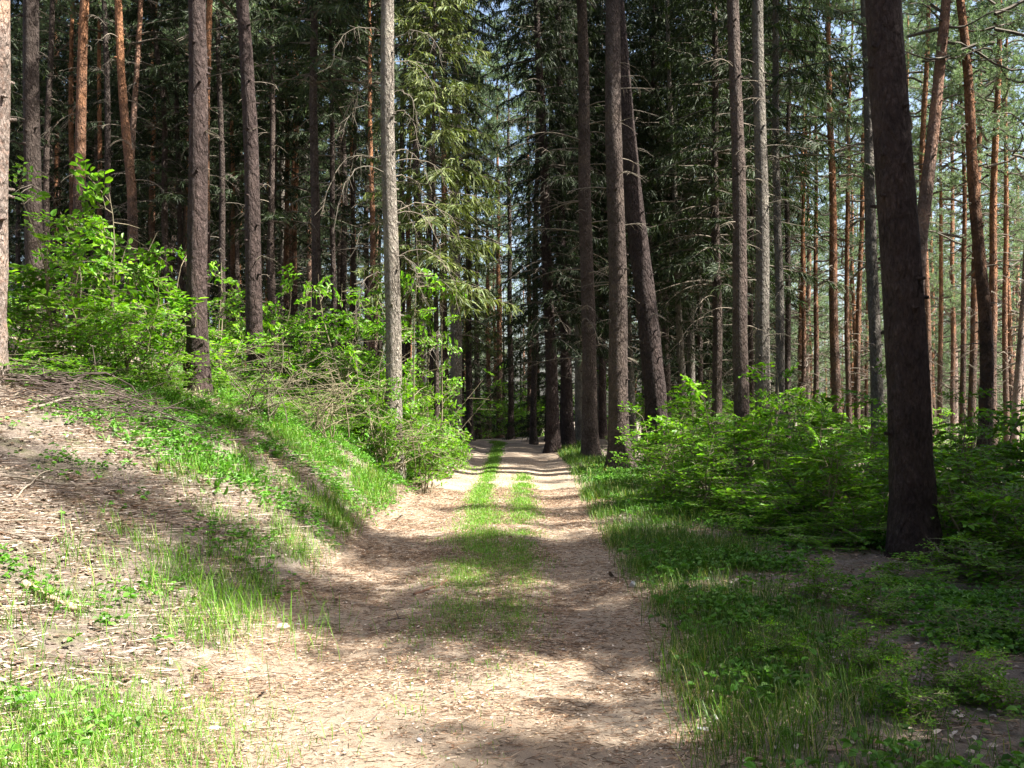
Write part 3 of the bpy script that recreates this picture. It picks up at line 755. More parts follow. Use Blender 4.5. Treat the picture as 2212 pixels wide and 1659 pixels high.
def shrub(kind, px, py, D, s, label, group, sz=None, x=None):
    """py is where the top of the shrub stands in the photo; the height scale follows from it when s is None"""
    p = at(px, py, D); z = h1(p[0], D)
    hh = {'tall': 3.0, 'wide': 2.0, 'mid': 1.6, 'low': .95, 'loose': 2.4, 'thin': 2.6}[kind]
    szz = max(.3, (p[2] - z) / hh)
    root = empty('leafy_shrub', (p[0], D, z - .03), label, 'shrub', group, R.random() * 6.28)
    s = s or szz
    root.scale = (s, s, szz)
    link('stems', SH[kind][0], root); link('foliage', SH[kind][1], root)
    return root
def twiggy(seed, h, sp):
    rn = np.random.default_rng(seed); mb = MB()
    for i in range(16):
        a = rn.random() * 6.28; l = rn.random() * sp; q = np.linspace(0, 1, 7); hs = h * (.5 + .5 * rn.random()); w = rn.normal(size=2) * .08
        b = rn.normal(size=2) * sp * .25
        S = np.c_[b[0] + math.cos(a) * l * q ** 1.4 + w[0] * np.sin(q * 7), b[1] + math.sin(a) * l * q ** 1.4 + w[1] * np.sin(q * 6), q * hs - .25 * l * q * q]
        mb.add(*tube(S, np.linspace(.010, .002, 7), 4))
        for k in range(14):
            u = .2 + .8 * rn.random(); p = np.array([np.interp(u, q, S[:, c]) for c in range(3)]); d = rn.normal(size=3); d[2] = d[2] * .5 + .15; L = .12 + .35 * rn.random()
            mb.add(*tube(np.array([p, p + d * L * .4, p + d * L * .7 + [0, 0, -.05 * L]]), [.004, .003, .0015], 3))
    return mb.mesh('twiggy_shrub', [STEM])
TWG = [twiggy(1, 1.7, 1.0), twiggy(2, 1.2, 1.1)]
for px, D, k, s_, lb in [(745, 17, 0, 1.1, 'leafless brown twiggy shrub left of the white trunk'), (885, 20, 0, 1.1, 'bare twiggy shrub with upright grey stems right of the white trunk'),
                         (680, 14.8, 1, 1.0, 'low tangle of bare twigs on the bank above the bright grass'), (925, 22, 0, 1.0, 'bare twiggy shrub beside the pale spruce at the left track edge'),
                         (560, 13.5, 1, 1.0, 'low bare twigs right of the straight grey brown trunk'), (840, 16.5, 1, .9, 'bare twigs poking out at the foot of the glowing yellow green bush')]:
    p = at(px, 900, D); o = link('twiggy_shrub', TWG[k]); o.location = (p[0], D, h1(p[0], D) - .03); o.scale = (s_, s_, s_); o.rotation_euler.z = R.random() * 6
    tag(o, lb, 'shrub', 'leafless shrubs on the left bank')
SL, SR = 'leafy shrubs on the left bank', 'leafy shrubs on the right'
for a in [
    ('tall', 150, 375, 13.2, 1.10, 'tallest bright leafy bush left of the straight grey brown trunk'),
    ('wide', 245, 400, 14.5, 1.10, 'leafy bush top right beside the tallest left bush'),
    ('wide', 40, 520, 13.0, 1.00, 'leafy bush beside the mottled trunk at the left edge'),
    ('wide', 350, 480, 15.0, 1.00, 'leafy bush with pale leaf tops just left of the straight grey brown trunk'),
    ('mid', 130, 620, 12.5, 1.00, 'lower darker bush under the tallest left bush'),
    ('mid', 270, 640, 13.0, 1.00, 'yellowish bush between the tallest left bush and straight grey brown trunk'),
    ('thin', 488, 480, 17.5, 0.90, 'upright narrow sapling just right of the straight grey brown trunk'),
    ('wide', 560, 592, 20.2, 0.95, 'pale green bush in front of the stout reddish brown pine'),
    ('wide', 350, 650, 14.3, 1.10, 'low bush wrapped round the foot of the straight grey brown trunk'),
    ('thin', 655, 522, 18.4, 0.84, 'slim sapling with thin grey stem between pine and white trunk'),
    ('mid', 520, 720, 16.0, 1.10, 'olive bush right of the straight grey brown trunk foot'),
    ('mid', 640, 682, 18.4, 1.16, 'bush below the slim sapling with thin grey stem'),
    ('loose', 745, 592, 18.2, 0.95, 'open twiggy bush left of the white trunk'),
    ('loose', 850, 567, 18.0, 1.05, 'tall bright bush in front of the white trunk'),
    ('loose', 920, 582, 20.2, 0.95, 'bush with upright twigs right of the white trunk'),
    ('wide', 850, 752, 17.5, 0.84, 'glowing yellow green bush nearest the track on the left bank'),
    ('mid', 760, 782, 18.2, 1.05, 'leafy bush left of the glowing yellow green one'),
    ('mid', 930, 850, 17.0, 1.00, 'small bush by the pale spruce at the left track edge'),
    ('low', 900, 892, 18.4, 1.26, 'knee high bush at the foot of the left bank beside the track'),
    ('low', 810, 902, 16.8, 1.16, 'knee high bush among twigs below the glowing yellow green bush'),
    ('low', 700, 842, 17.1, 1.37, 'low olive bush on the bank above the bright grass'),
    ('low', 560, 842, 17.6, 1.37, 'low bush between the grey brown trunk and the bank grass'),
    ('loose', 850, 572, 19.0, 1.0, 'tall airy bush reaching highest before the white trunk'),
    ('wide', 868, 750, 19.6, .8, 'yellow green bush overhanging the left wheel rut'),
    ('loose', 745, 615, 18.6, .9, 'airy bush with brown twigs left of the tall airy bush'),
    ('mid', 800, 860, 18.3, .9, 'small leafy bush under the yellow green overhanging bush'),
    ('low', 620, 905, 15.5, 1.0, 'low spreading bush above the yellowish weeds on the left bank'),
    ('low', 760, 900, 17.0, 1.0, 'low green bush right above the bright verge grass on the left'),
    ('low', 850, 905, 18.5, 1.0, 'lowest bush touching the left wheel rut'),
    ('low', 960, 922, 20.1, 1.05, 'low bush at the track edge below the pale spruce'),
    ('low', 470, 880, 15.0, 1.0, 'low bush just right of the lily leaf patch'),
    ('low', 560, 925, 14.0, .8, 'small weed clump on the bank right below the reddish brown pine'),
    ('low', 390, 905, 12.6, .7, 'small dark bush above the lily leaf patch'),
    ('low', 680, 935, 15.5, .8, 'small weed clump on the bank left of the overhanging yellow green bush'),
    ('low', 500, 945, 12.4, .6, 'small weed clump right above the lily leaf patch'),
    ('mid', 838, 800, 16.0, .75, 'leafy bush hiding the foot of the white trunk'),
    ('low', 300, 790, 13.0, 1.20, 'low bush above the brush pile'),
    ('low', 120, 760, 11.5, 1.20, 'low shaded bush left behind the brush pile'),
    ('wide', 90, 600, 17.5, 1.20, 'bush further up the slope behind the leftmost bushes'),
    ('wide', 480, 640, 21.0, 1.20, 'bush further up the slope behind the pine foot'),
    ('wide', 720, 700, 19.0, 1.10, 'shaded bush up the slope left of the white trunk'),
    ('mid', 960, 800, 21.0, 1.10, 'bush beside the pale spruce further along the left bank')]:
    shrub(a[0], a[1], a[2], a[3], a[4], a[5], SL)
for a in [
    ('wide', 1420, 842, 17.5, 1.1, 'leafy bush at the foot of the bowed rough trunk'),
    ('thin', 1500, 860, 15.0, 1.1, 'sapling with white twigs right of the bowed trunk foot'),
    ('loose', 1545, 852, 16.0, 1.1, 'bush in front of the pair of grey spruces on their left'),
    ('mid', 1450, 950, 14.0, 1.1, 'darker bush above the tall verge grass'),
    ('wide', 1640, 822, 14.5, 1.1, 'bush hiding the feet of the grey spruce pair'),
    ('loose', 1740, 832, 14.0, 1.1, 'wide bush right of the grey spruce pair'),
    ('tall', 1810, 852, 12.5, .8, 'bush with dark upright stems left of the massive dark trunk'),
    ('loose', 1690, 960, 12.5, 1.0, 'shaded bush low in the middle of the right thicket'),
    ('mid', 1860, 960, 11.8, 1.1, 'shaded bush touching the left side of the massive dark trunk'),
    ('wide', 1900, 872, 15.0, 1.1, 'bush behind the massive dark trunk'),
    ('mid', 1570, 1010, 12.8, 1.1, 'low dark bush behind the tall grass on the right verge'),
    ('tall', 2050, 760, 12.5, .8, 'tall dark leaved sapling just right of the massive dark trunk'),
    ('loose', 2120, 900, 12.5, 1.0, 'bush in the gap at the right edge below the wavy pine'),
    ('wide', 2200, 880, 13.0, 1.1, 'sunlit bush cut by the right edge of the photo'),
    ('mid', 2080, 1010, 10.5, 1.0, 'shaded bush right of the massive dark trunk foot'),
    ('mid', 2190, 1050, 9.5, .9, 'nearest bush at the right edge'),
    ('low', 2120, 1160, 9.0, 1.1, 'low bush at the right edge below the nearest bush'),
    ('low', 1790, 1120, 10.5, 1.1, 'low dark bush left of the massive dark trunk foot'),
    ('low', 1660, 1110, 11.2, 1.1, 'low dark bush midway between tall grass and dark trunk'),
    ('thin', 1460, 850, 16.5, 1.1, 'sapling rising behind the dark verge grass before the bowed trunk'),
    ('loose', 1590, 870, 13.6, 1.0, 'airy bush before the left trunk of the grey spruce pair'),
    ('thin', 1700, 845, 15.5, 1.2, 'sapling poking above the thicket right of the grey spruce pair'),
    ('loose', 1770, 905, 11.8, .9, 'airy dark bush in front of the thicket middle'),
    ('thin', 1850, 850, 13.2, 1.0, 'tall sapling close to the left side of the massive dark trunk'),
    ('wide', 1880, 1020, 10.8, .9, 'dark bush crowding the left foot of the massive dark trunk'),
    ('mid', 1730, 1060, 11.2, 1.0, 'dark bush in the hollow before the right thicket'),
    ('mid', 1620, 1040, 12.0, 1.0, 'dark bush at the left end of the right thicket front'),
    ('loose', 2040, 900, 11.0, .9, 'airy bush close behind the right side of the massive dark trunk'),
    ('wide', 2110, 1010, 9.8, .8, 'dark bush filling the gap right of the massive dark trunk'),
    ('thin', 2160, 820, 13.5, 1.1, 'sapling reaching up under the wavy pine'),
    ('loose', 2200, 960, 11.0, 1.0, 'airy bush at the right edge behind the nearest bush'),
    ('wide', 1360, 930, 23.0, .9, 'small far bush just behind the thickest straight grey spruce'),
    ('wide', 1750, 900, 20.0, 1.4, 'bush in the second row behind the right thicket'),
    ('wide', 2030, 900, 19.0, 1.4, 'bush in the second row right of the massive dark trunk'),
    ('wide', 1560, 900, 22.0, 1.4, 'bush in the second row behind the grey spruce pair'),
    ('wide', 2200, 900, 20.0, 1.4, 'bush in the second row at the right edge'),
    ('wide', 1880, 890, 24.0, 1.5, 'bush far behind the slim grey trunk'),
    ('low', 1960, 1240, 8.6, .7, 'small seedling bush before the foot of the massive dark trunk'),
    ('low', 1880, 1440, 5.6, .42, 'leafy seedling left of the oak like seedling at lower right'),
    ('low', 2160, 1500, 5.0, .42, 'leafy seedling in the darkest lower right corner'),
    ('low', 1960, 1520, 4.8, .38, 'seedling nearest the bottom edge at lower right'),
    ('low', 2130, 1330, 6.4, .6, 'bushy seedling at the right edge above the dark corner'),
    ('low', 1900, 1300, 7.0, .5, 'seedling on bare floor before the massive dark trunk'),
    ('low', 1690, 1440, 5.8, .34, 'little seedling among the right verge grass'),
    ('thin', 1640, 860, 13.4, .9, 'upright thin stemmed sapling crossing the right grey spruce'),
    ('thin', 1530, 900, 12.6, .8, 'upright sapling over the dark tall grass'),
    ('thin', 1800, 870, 11.2, .8, 'upright dark sapling nearest to the massive dark trunk on its left'),
    ('low', 2060, 1480, 5.2, .45, 'oak like seedling with lobed leaves in the dark lower right corner'),
    ('low', 1760, 1200, 7.6, .5, 'light green seedling on the shaded floor left of the massive dark trunk')]:
    shrub(a[0], a[1], a[2], a[3], a[4], a[5], SR)
# low green growth beyond the crest and through the far stand
for i in range(170):
    y = R.uniform(30, 75) if i < 60 else R.uniform(17, 55); x = R.uniform(-.5, .5) * y if i < 60 else R.uniform(.16, .52) * y
    if abs(x - float(rc(y))) < 1.8: continue
    root = empty('leafy_shrub', (x, y, h1(x, y) - .05), 'green bush in the undergrowth of the far stand', 'shrub', 'undergrowth shrubs of the far stand', R.random() * 6)
    s = R.uniform(.8, 1.5) if i < 60 else R.uniform(.6, 1.0); root.scale = (s * 1.2, s * 1.2, s)
    k = R.choice(['wide', 'mid', 'low']) if i < 60 else R.choice(['loose', 'thin', 'low']); link('stems', SH[k][0], root); link('foliage', SH[k][1], root)

OC = spruce_crown(26, 14, 3.7, 1.35, .36, 1.3, .1, SUNLIT_F)
CROWNS['so'] = (OC, 14)
T('s', [(936, 0), (942, 900)], 20.0, 11, 'so', 'young spruce with sunlight tinted olive boughs hanging left of the track end', GL, Ht=14)
T('s', [(1012, 0), (1014, 900)], 40, 14, 'so', 'young spruce with drooping boughs in the gap above the crest', GC, Ht=14)
for q in range(22):
    y = 46 + q * 2.2 + R.uniform(-1, 1); x = (-.055 + .085 * ((q * .618) % 1)) * y
    root = empty('leafy_shrub', (x, y, h1(x, y) - .05), 'green bush closing the view where the track disappears', 'shrub', 'bushes beyond the end of the track', R.random() * 6)
    s_ = R.uniform(1.0, 1.7); root.scale = (s_ * 1.2, s_ * 1.2, s_)
    k = R.choice(['wide', 'tall', 'mid']); link('stems', SH[k][0], root); link('foliage', SH[k][1], root)
small_spruce(1088, 58, 9, 1.4, 'young spruce in the middle of the gap where the track disappears')
small_spruce(1125, 66, 10, 1.5, 'young spruce right of the middle of the gap at the track end')
small_spruce(1050, 72, 12, 1.6, 'tall young spruce farthest back in the gap at the track end')
small_spruce(1000, 44, 6, 1.1, 'small spruce in shade where the track bends away')
small_spruce(1180, 38, 4.5, .9, 'little dark spruce right of the crest')

# ------------------------------------------------------------------ ground growth and litter
def sample(n, xr, yr, dens):
    x = rng.uniform(*xr, n); y = rng.uniform(*yr, n)
    keep = rng.random(n) < dens(x, y)
    return x[keep], y[keep]
def grass(name, x, y, hmin, hmax, w, label, lo=.6, hi=1.5, yel=.3, bend=.6):
    n = len(x); z = H(x, y) - .01
    L = hmin + (hmax - hmin) * rng.random(n) ** 1.4
    a = rng.random(n) * 6.28; tl = .15 + .5 * rng.random(n)
    D = np.c_[np.cos(a) * tl, np.sin(a) * tl, np.ones(n)]; D /= np.linalg.norm(D, axis=1)[:, None]
    S = np.c_[-np.sin(a), np.cos(a), np.zeros(n)]
    h = np.c_[np.cos(a), np.sin(a), np.zeros(n)]
    W = (w * (.7 + .6 * rng.random(n)))[:, None] * np.maximum(1, y / 9)[:, None] * .5
    P0 = np.c_[x, y, z]; b = (bend * rng.random(n))[:, None]
    P1 = P0 + D * L[:, None] * .45; P2 = P0 + D * L[:, None] * .8 + h * b * L[:, None] * .22; P3 = P0 + D * L[:, None] * 1.0 + h * b * L[:, None] * .55 - np.c_[0 * L, 0 * L, L * b[:, 0] * .30]
    V = np.stack([P0 - S * W, P0 + S * W, P1 - S * W, P1 + S * W, P2 - S * W * .7, P2 + S * W * .7, P3 - S * W * .1, P3 + S * W * .1], 1).reshape(-1, 3)
    bb = np.arange(n)[:, None] * 8
    F = np.concatenate([bb + np.array([[0, 1, 3, 2]]), bb + np.array([[2, 3, 5, 4]]), bb + np.array([[4, 5, 7, 6]])])
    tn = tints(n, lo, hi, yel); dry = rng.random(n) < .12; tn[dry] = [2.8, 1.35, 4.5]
    mb = MB(); mb.add(V, F, np.repeat(tn, 8, axis=0))
    return tag(mb.build(name, GRASS_F), label, 'grass', kind='stuff')
# right verge: long soft grass in a band along the track
def d_right(x, y):
    s = dn(x, y) - rhw(y)
    band = np.clip((s + .12) / .2, 0, 1) * np.clip((np.interp(y, [3, 8, 12, 20, 30], [1.35, 1.35, 1.9, 1.4, 1.0]) - s) / .5, 0, 1)
    return band * np.clip((fbm(x, y, 1.2, 3) - .30) * 3.2, .10, 1) * np.interp(y, [3, 9, 20, 34], [.9, 1, .7, .4])
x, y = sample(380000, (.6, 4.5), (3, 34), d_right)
grass('verge_grass', x, y, .03, .22, .0038, 'long grass with shade tinted into its green along the right edge of the track', .3, .95, .06)  # tint range lowered: the verge's shade is put into the blade colour
def d_left(x, y):
    s = -dn(x, y) - rhw(y)
    lo = np.interp(y, [3, 5, 8, 9.5, 12, 20, 32], [.15, .15, .12, .05, .08, .1, .08]); hi_ = np.interp(y, [3, 7, 9.5, 12, 20, 32], [1.5, 1.8, 2.4, 3.8, 4, 2])
    band = np.clip((s - lo) / .25, 0, 1) * np.clip((hi_ - s) / .5, 0, 1)
    band = band * np.where(s > .6, np.clip((fbm(x, y + 9, 3.4, 3) - .44) * 7, .08, 1), 1)
    return band * np.clip((fbm(x + 30, y, 1.1, 3) - np.interp(y, [3, 9, 11, 34], [.43, .43, .42, .38])) * 5, .06, 1) * np.interp(y, [3, 8, 11, 34], [.7, .6, 1, .6])
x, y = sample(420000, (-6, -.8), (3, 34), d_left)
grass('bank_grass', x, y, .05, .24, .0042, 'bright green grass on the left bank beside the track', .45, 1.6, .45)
x, y = sample(420000, (-1.2, 1.2), (4, 36), d_mid)
grass('centre_strip_grass', x, y, .015, .07, .0042, 'short yellowish grass growing on the hump between the wheel ruts', .7, 1.6, .4)
# taller clump of blades at the left
x = rng.normal(at(420, 1200, 6.4)[0], .5, 420); y = rng.normal(6.9, .45, 420)
grass('grass_clump', x, y, .12, .36, .004, 'taller thin grass blades standing on the left floor in the sun', .9, 1.7, .3)
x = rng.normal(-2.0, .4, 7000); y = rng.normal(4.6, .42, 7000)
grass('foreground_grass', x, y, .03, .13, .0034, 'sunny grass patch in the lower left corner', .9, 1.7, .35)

def herbs(name, x, y, size, hgt, label, lo=.6, hi=1.4):
    lo, hi = lo * .75, hi * .95
    n = len(x); z = H(x, y)
    hh = hgt * (.3 + .9 * rng.random(n)); k = rng.integers(3, 6, n)
    idx = np.repeat(np.arange(n), k); m = len(idx)
    a = rng.random(m) * 6.28
    P = np.c_[x[idx], y[idx], z[idx] + hh[idx] * (.7 + .4 * rng.random(m))]
    P[:, 0] += np.cos(a) * .01; P[:, 1] += np.sin(a) * .01
    D = np.c_[np.cos(a), np.sin(a), .1 + .3 * rng.normal(size=m)]
    Nn = np.c_[rng.normal(size=(m, 2)) * .35, np.ones(m)]
    L = size * (.6 + .7 * rng.random(m))
    mb = MB(); mb.add(*leaves(P, D, Nn, L, L * .72, tints(m, lo, hi, .25)))
    n2 = len(x)
    mb.add(*ribbons(np.c_[x, y, z - .01], np.c_[rng.normal(size=(n2, 2)) * .15, np.ones(n2)], hh * 1.0, np.full(n2, .003), np.zeros(n2), tints(n2, .6, 1, .2)))
    return tag(mb.build(name, HERB_F), label, 'plants', kind='stuff')
def d_herbL(x, y):
    s = -dn(x, y) - rhw(y)
    return np.clip(s / .4, 0, 1) * np.clip((fbm(x + 12, y + 3, 1.3, 3) - np.interp(y, [8, 10], [.50, .44])) * 6, .012, 1) * np.interp(y, [3, 5, 9, 11, 20], [.35, .3, .3, 1, 1]) * np.interp(s, [0, 2, 3.5, 5], [1, .9, .35, .2])
x, y = sample(60000, (-9, -1), (3.5, 22), d_herbL)
herbs('ground_herbs', x, y, .042, .09, 'small bright herbs and seedlings over the left bank', .8, 1.6)
def d_herbR(x, y):
    s = dn(x, y) - rhw(y)
    return np.clip(s / .5, 0, 1) * np.clip((fbm(x + 42, y + 3, 1.1, 3) - .42) * 4, .03, 1) * .8
x, y = sample(90000, (.8, 11), (3.0, 22), d_herbR)
herbs('shade_herbs', x, y, .045, .11, 'dark green herbs and seedlings covering the shaded right floor', .6, 1.3)
# lily-like patch of upright broad leaves on the left bank
n = 230; c = g_at(430, 990)
x = rng.normal(c[0], .42, n); y = rng.normal(c[1], .35, n); z = H(x, y); idx = np.repeat(np.arange(n), 2); m = len(idx); a = rng.random(m) * 6.28
mb = MB(); L = .09 + .06 * rng.random(m)
mb.add(*leaves(np.c_[x[idx], y[idx], z[idx] - .01], np.c_[np.cos(a), np.sin(a), .3 + rng.random(m)], np.c_[np.cos(a), np.sin(a), np.full(m, .3)], L, L * .30, tints(m, .7, 1.4, .15)))
tag(mb.build('lily_patch', HERB_F), 'patch of upright lance shaped green leaves on the left bank', 'plants', kind='stuff')

def litter(name, x, y, size, asp, label, cols, flat=.25):
    n = len(x); z = H(x, y) + .006 + .012 * rng.random(n)
    a = rng.random(n) * 6.28
    D = np.c_[np.cos(a), np.sin(a), rng.normal(size=n) * flat]; Nn = np.c_[rng.normal(size=(n, 2)) * flat, np.ones(n)]
    L = size * (.5 + .9 * rng.random(n)); ci = rng.integers(0, len(cols), n); tn = np.array(cols)[ci] * (.75 + .5 * rng.random(n))[:, None]
    mb = MB(); mb.add(*leaves(np.c_[x, y, z], D, Nn, L, L * asp, tn, .12))
    return tag(mb.build(name, LITTER), label, 'litter', kind='stuff')
BR = [(1.0, .95, .95), (1.2, 1.25, 1.35), (.75, .62, .55), (.5, .4, .36), (.6, .5, .46), (.85, .75, .7), (1.2, 1.2, 1.25), (.7, .6, .55)]
def d_litL(x, y):
    s = -dn(x, y) - rhw(y)
    return np.clip(s / .6, 0, 1) * np.interp(s, [0, 1, 2, 5, 8], [.5, .8, 1, 1, .6]) * np.clip((fbm(x, y, 2, 2) - .2) * 2, .1, 1)
x, y = sample(110000, (-10, -1.2), (3.2, 17), d_litL)
litter('leaf_litter', x, y, .042, .5, 'pale dry leaf litter over the left slope', BR)
def d_litR(x, y):
    s = dn(x, y) - rhw(y); return np.clip(s / .5, 0, 1) * .8
x, y = sample(16000, (.9, 9), (3.0, 15), d_litR)
litter('shade_leaf_litter', x, y, .04, .6, 'brown dry leaves on the shaded right floor', BR)
def d_tr(x, y):
    d = np.abs(dn(x, y)); return np.where(d < rhw(y) + .3, 1, 0) * (.35 + .65 * np.clip((fbm(x, y, 2.3, 3) - .35) * 3, 0, 1))
x, y = sample(42000, (-2.2, 2), (3.3, 26), d_tr)
litter('track_debris', x, y, .018, .7, 'tiny chips and scraps scattered on the track', [(1.5, 1.55, 1.6), (.6, .4, .3), (1.1, .9, .7)])
def slivers(name, x, y, L0, W0, label, cols):
    n = len(x); z = H(x, y) + .006 + .008 * rng.random(n); a = rng.normal(size=n) * .9 + .2
    D = np.c_[np.cos(a), np.sin(a), rng.normal(size=n) * .05]; L = L0 * (.3 + 1.0 * rng.random(n) ** 2)
    tn = np.array(cols)[rng.integers(0, len(cols), n)] * (.7 + .6 * rng.random(n))[:, None]
    mb = MB(); mb.add(*ribbons(np.c_[x, y, z], D, L, np.full(n, W0), .02 * rng.normal(size=n), tn, taper=.6))
    return tag(mb.build(name, LITTER), label, 'litter', kind='stuff')
NC = [(.9, .68, .52), (.42, .34, .29), (1.4, 1.3, 1.2), (.7, .5, .38), (.3, .24, .21)]
x, y = sample(200000, (-2.2, 2), (3.3, 18), d_tr)
slivers('track_needles', x, y, .07, .0036, 'fallen conifer needles and fine twigs on the track', NC)
x, y = sample(110000, (-8, -1.2), (3.2, 13), d_litL)
slivers('slope_needles', x, y, .16, .0042, 'fallen needles and thin twigs on the left slope', [(.5, .42, .38), (1.2, 1.2, 1.2), (.8, .62, .5), (.3, .25, .23), (1.5, 1.5, 1.5)])
x, y = sample(22000, (.9, 7), (3.2, 12), d_litR)
slivers('shade_needles', x, y, .12, .004, 'fallen needles and twigs on the right floor', [(.55, .4, .32), (1.0, .9, .8), (.7, .5, .4)])

# ------------------------------------------------------------------ sticks, stones, branches
def stick(pts, r, label, name='fallen_stick', cat='stick', mat=TWIG, lift=.0, side=0, group=None, seg=7, arch=0):
    P = np.array([g_at(*p) for p in pts]); q = np.linspace(0, 1, 14); k = np.linspace(0, 1, len(P))
    C = np.array([[np.interp(u, k, P[:, c]) for c in range(3)] for u in q])
    C[:, 2] = H(C[:, 0], C[:, 1]) + r * .8 + lift + arch * np.sin(q * math.pi); C[:, :2] += rng.normal(size=(14, 2)) * r * .5
    o = C[0].copy(); mb = MB(); rr = np.linspace(r, r * .6, 14); V, F = tube(C - o, rr, seg, .12); mb.add(V, F)
    for s in range(side):
        u = rng.random() * .7 + .2; c = np.array([np.interp(u, q, C[:, i] - o[i]) for i in range(3)]); d = rng.normal(size=3); d[2] = abs(d[2]) * .5; d /= np.linalg.norm(d)
        l = r * 14 * (.5 + rng.random() * 1.6); mb.add(*tube(np.array([c, c + d * l * .5, c + d * l + [0, 0, -.1 * l]]), [r * .5, r * .35, r * .15], 4))
    ob = mb.build(name, mat, smooth=True); ob.location = o
    return tag(ob, label, cat, group)
BROWN = plain('brown_stick', (.16, .085, .055), .85, .3, rand=False)
DARKW = plain('dark_wood', (.085, .065, .055), .9, .3, rand=False)
stick([(895, 1286), (940, 1270), (968, 1255)], .013, 'short reddish brown stick lying in the middle of the track', mat=BROWN)
stick([(48, 1270), (110, 1300), (172, 1322)], .030, 'thick tan broken branch lying on the left slope', 'fallen_branch', 'branch', plain('tan_wood', (.33, .25, .17), .85, .25, rand=False))
stick([(880, 1336), (845, 1340), (830, 1345)], .008, 'small dark forked twig left of the track middle', side=2, mat=DARKW)
stick([(1440, 1462), (1495, 1468), (1512, 1475)], .011, 'dark red brown stick on the right edge of the track', mat=BROWN)
stick([(330, 1545), (380, 1568), (400, 1585)], .008, 'curved grey twig at the lower left track edge', mat=TWIG)
stick([(1405, 1230), (1440, 1228), (1480, 1226)], .007, 'thin brown twig beside the pale stone on the right', mat=BROWN)
stick([(820, 1740 - 200), (800, 1560), (785, 1565)], .005, 'thin curved twig low on the track left of middle', mat=DARKW)
stick([(1285, 1440), (1330, 1465), (1360, 1480)], .005, 'long thin dark twig on the lower right of the track', mat=DARKW)
stick([(700, 1455), (800, 1468), (880, 1500)], .004, 'long fine straight twig across the lower track', mat=TWIG)
stick([(1480, 1590), (1540, 1560)], .006, 'thin twig by the two white scraps at lower right', mat=DARKW)
# branches lying on the left slope
for pts, r, sd, lb, ar in [
    ([(60, 890), (180, 880), (290, 895)], .014, 6, 'grey bare branch lying across the brush pile', .12),
    ([(270, 790), (330, 830), (400, 872)], .012, 4, 'dark arching branch running down towards the straight grey brown trunk', .35),
    ([(120, 870), (220, 845), (330, 880)], .016, 7, 'dark forked branch on top of the brush pile', .22),
    ([(0, 1030), (110, 1055), (230, 1050)], .010, 4, 'long thin branch on the shaded left slope', .03),
    ([(30, 1085), (90, 1035), (160, 1010)], .008, 4, 'pale thin branch slanting up the left slope', .05),
    ([(300, 975), (370, 985), (420, 1010)], .009, 3, 'thin bent branch at the edge of the lily leaf patch', .06),
    ([(500, 910), (590, 895), (660, 870)], .010, 4, 'bare pale branch lying over the bank grass', .15),
    ([(0, 1150), (60, 1170), (150, 1165)], .008, 3, 'thin grey branch near the left edge of the slope', .03),
    ([(30, 830), (100, 850), (200, 858)], .018, 5, 'thick dark branch at the foot of the mottled left edge trunk', .15)]:
    stick(pts, r, lb, 'fallen_branch', 'branch', DARKW if 'dark' in lb else TWIG, side=sd, group='branches lying on the left slope', arch=ar)
# brush pile: one tangle of twigs
c = g_at(190, 872); mb = MB()
for i in range(170):
    p = np.array([rng.normal() * .55, rng.normal() * .3, 0]); p[2] = h1(c[0] + p[0], c[1] + p[1]) - c[2] + rng.random() * .22
    a = rng.normal() * .5 + .1; L = .25 + .6 * rng.random(); d = np.array([math.cos(a), math.sin(a) * .6, rng.normal() * .22])
    mb.add(*tube(np.array([p - d * L / 2, p + [0, 0, .03], p + d * L / 2]), [.007, .005, .002], 4))
ob = mb.build('brush_pile', DARKW); ob.location = c
tag(ob, 'dark tangle of dead twigs heaped on the left slope below the bushes', 'brush pile')

def stone(px, py, size, mat, label, asp=(1, .7, .5), name='stone', cat='stone'):
    c = g_at(px, py); rn = np.random.default_rng(nxt()); nu, nv = 14, 9
    th = np.linspace(0, 2 * np.pi, nu, endpoint=False); ph = np.linspace(.0, np.pi, nv)
    dirs = np.array([[math.sin(p) * math.cos(t_), math.sin(p) * math.sin(t_), math.cos(p)] for p in ph for t_ in th])
    pl = rn.normal(size=(9, 3)); pl /= np.linalg.norm(pl, axis=1)[:, None]; off = .62 + .3 * rn.random(9)
    rad = np.min(np.where(dirs @ pl.T > .05, off / np.maximum(dirs @ pl.T, .05), 9), axis=1); rad = np.minimum(rad, 1.15)
    V = dirs * rad[:, None] * size / 2 * np.array(asp); V[:, 2] += size / 2 * asp[2] * .30
    i = np.arange(nv - 1)[:, None] * nu; j = np.arange(nu)[None]; k = (j + 1) % nu
    F = np.stack([i + j, i + nu + j, i + nu + k, i + k], -1).reshape(-1, 4)
    mb = MB(); mb.add(V, F); ob = mb.build(name, mat); ob.location = c; ob.rotation_euler.z = rn.random() * 3
    return tag(ob, label, cat)
stone(610, 1358, .115, STONE_T, 'rounded tan stone at the left edge of the track')
stone(645, 1350, .065, STONE_W, 'small flat white stone right next to the rounded tan stone', (1, .5, .3))
stone(1366, 1268, .10, STONE_W, 'pale bluish white angular stone on the right edge of the track', (1, .6, .75))
stone(1520, 1575, .075, STONE_W, 'larger flat white scrap of stone at lower right beside the grass', (1, .6, .25))
stone(1545, 1556, .05, STONE_W, 'smaller upright white chip above the flat white scrap', (.8, .5, .9))
stone(1466, 1450, .065, STONE_W, 'white crumpled looking stone chip right of the track by dark sticks', (1, .6, .35))
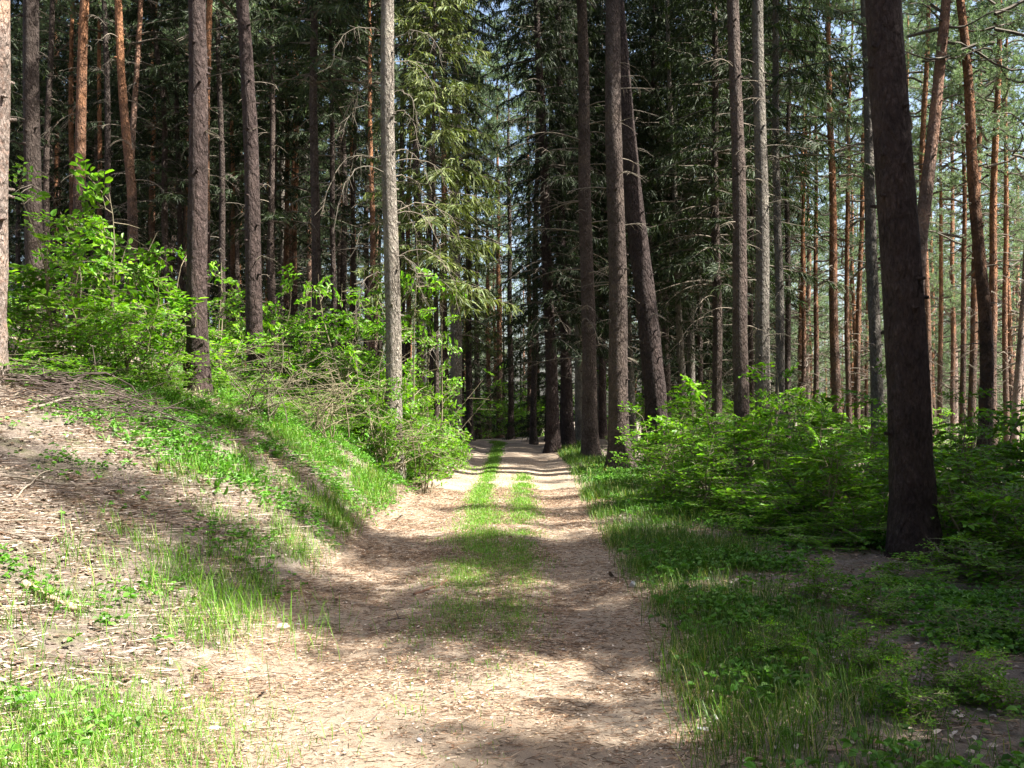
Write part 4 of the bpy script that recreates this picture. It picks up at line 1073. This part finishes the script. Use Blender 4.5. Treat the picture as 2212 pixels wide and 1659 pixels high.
stone(1218, 1405, .045, STONE_W, 'small white chip in the shade on the right wheel rut', (1, .5, .4))
stone(905, 1600, .05, STONE_W, 'greyish chip low on the track left of the middle', (1, .7, .35))
stone(540, 1560, .06, STONE_W, 'white chip on the bright ground at the lower left of the track', (1, .7, .35))
stone(460, 1575, .07, STONE_W, 'whitish stone left of the track at the bottom', (1, .8, .4))
stone(75, 1512, .07, STONE_W, 'whitish stone at the far lower left among litter', (1, .7, .4))
stone(310, 1475, .06, STONE_W, 'pale stone in the grass at lower left', (1, .7, .45))
stone(1490, 1480, .06, plain('red_stone', (.24, .11, .09), .8, .3, rand=False), 'reddish stone by the dark sticks on the right edge', (1, .7, .6))
CONE = plain('brown_cone', (.12, .06, .04), .85, .4, rand=False)
for q, (px, py) in enumerate([(1215, 1062), (1248, 1075), (1268, 1098), (1232, 1092), (1195, 1078), (1290, 1112), (1175, 1120), (1052, 1112), (1102, 1162)]):
    stone(px, py, .075, CONE, 'dark brown fallen cone or clod on the track', (1, .6, .55), 'fallen_cone', 'cone')
for o in bpy.data.objects:
    if o.name.startswith('fallen_cone'): o['group'] = 'fallen cones on the track'
# plantain-like broad leaves by the right verge
for px, py, s, lb in [(1430, 1305, .10, 'pair of broad upright leaves just below the pale bluish stone'), (1475, 1365, .07, 'single broad leaf plant in the right verge grass'), (1345, 1170, .09, 'broad leaved plant at the right track edge beside dark shade')]:
    c = g_at(px, py); mb = MB(); n = 4; a = np.array([.4, 2.2, 3.6, 5.2]) + rng.random(4)
    L = s * (.8 + .5 * rng.random(n)); mb.add(*leaves(np.zeros((n, 3)), np.c_[np.cos(a), np.sin(a) * .6, .9 + 0 * a], np.c_[-np.cos(a) * .5, -np.sin(a) * .5 - .6, .8 + 0 * a], L, L * .6, tints(n, .9, 1.3, .1)))
    ob = mb.build('broadleaf_plant', HERB_F); ob.location = c; tag(ob, lb, 'plant')
print('POLYS', sum(len(m.polygons) for m in bpy.data.meshes), 'objects', len(bpy.data.objects))
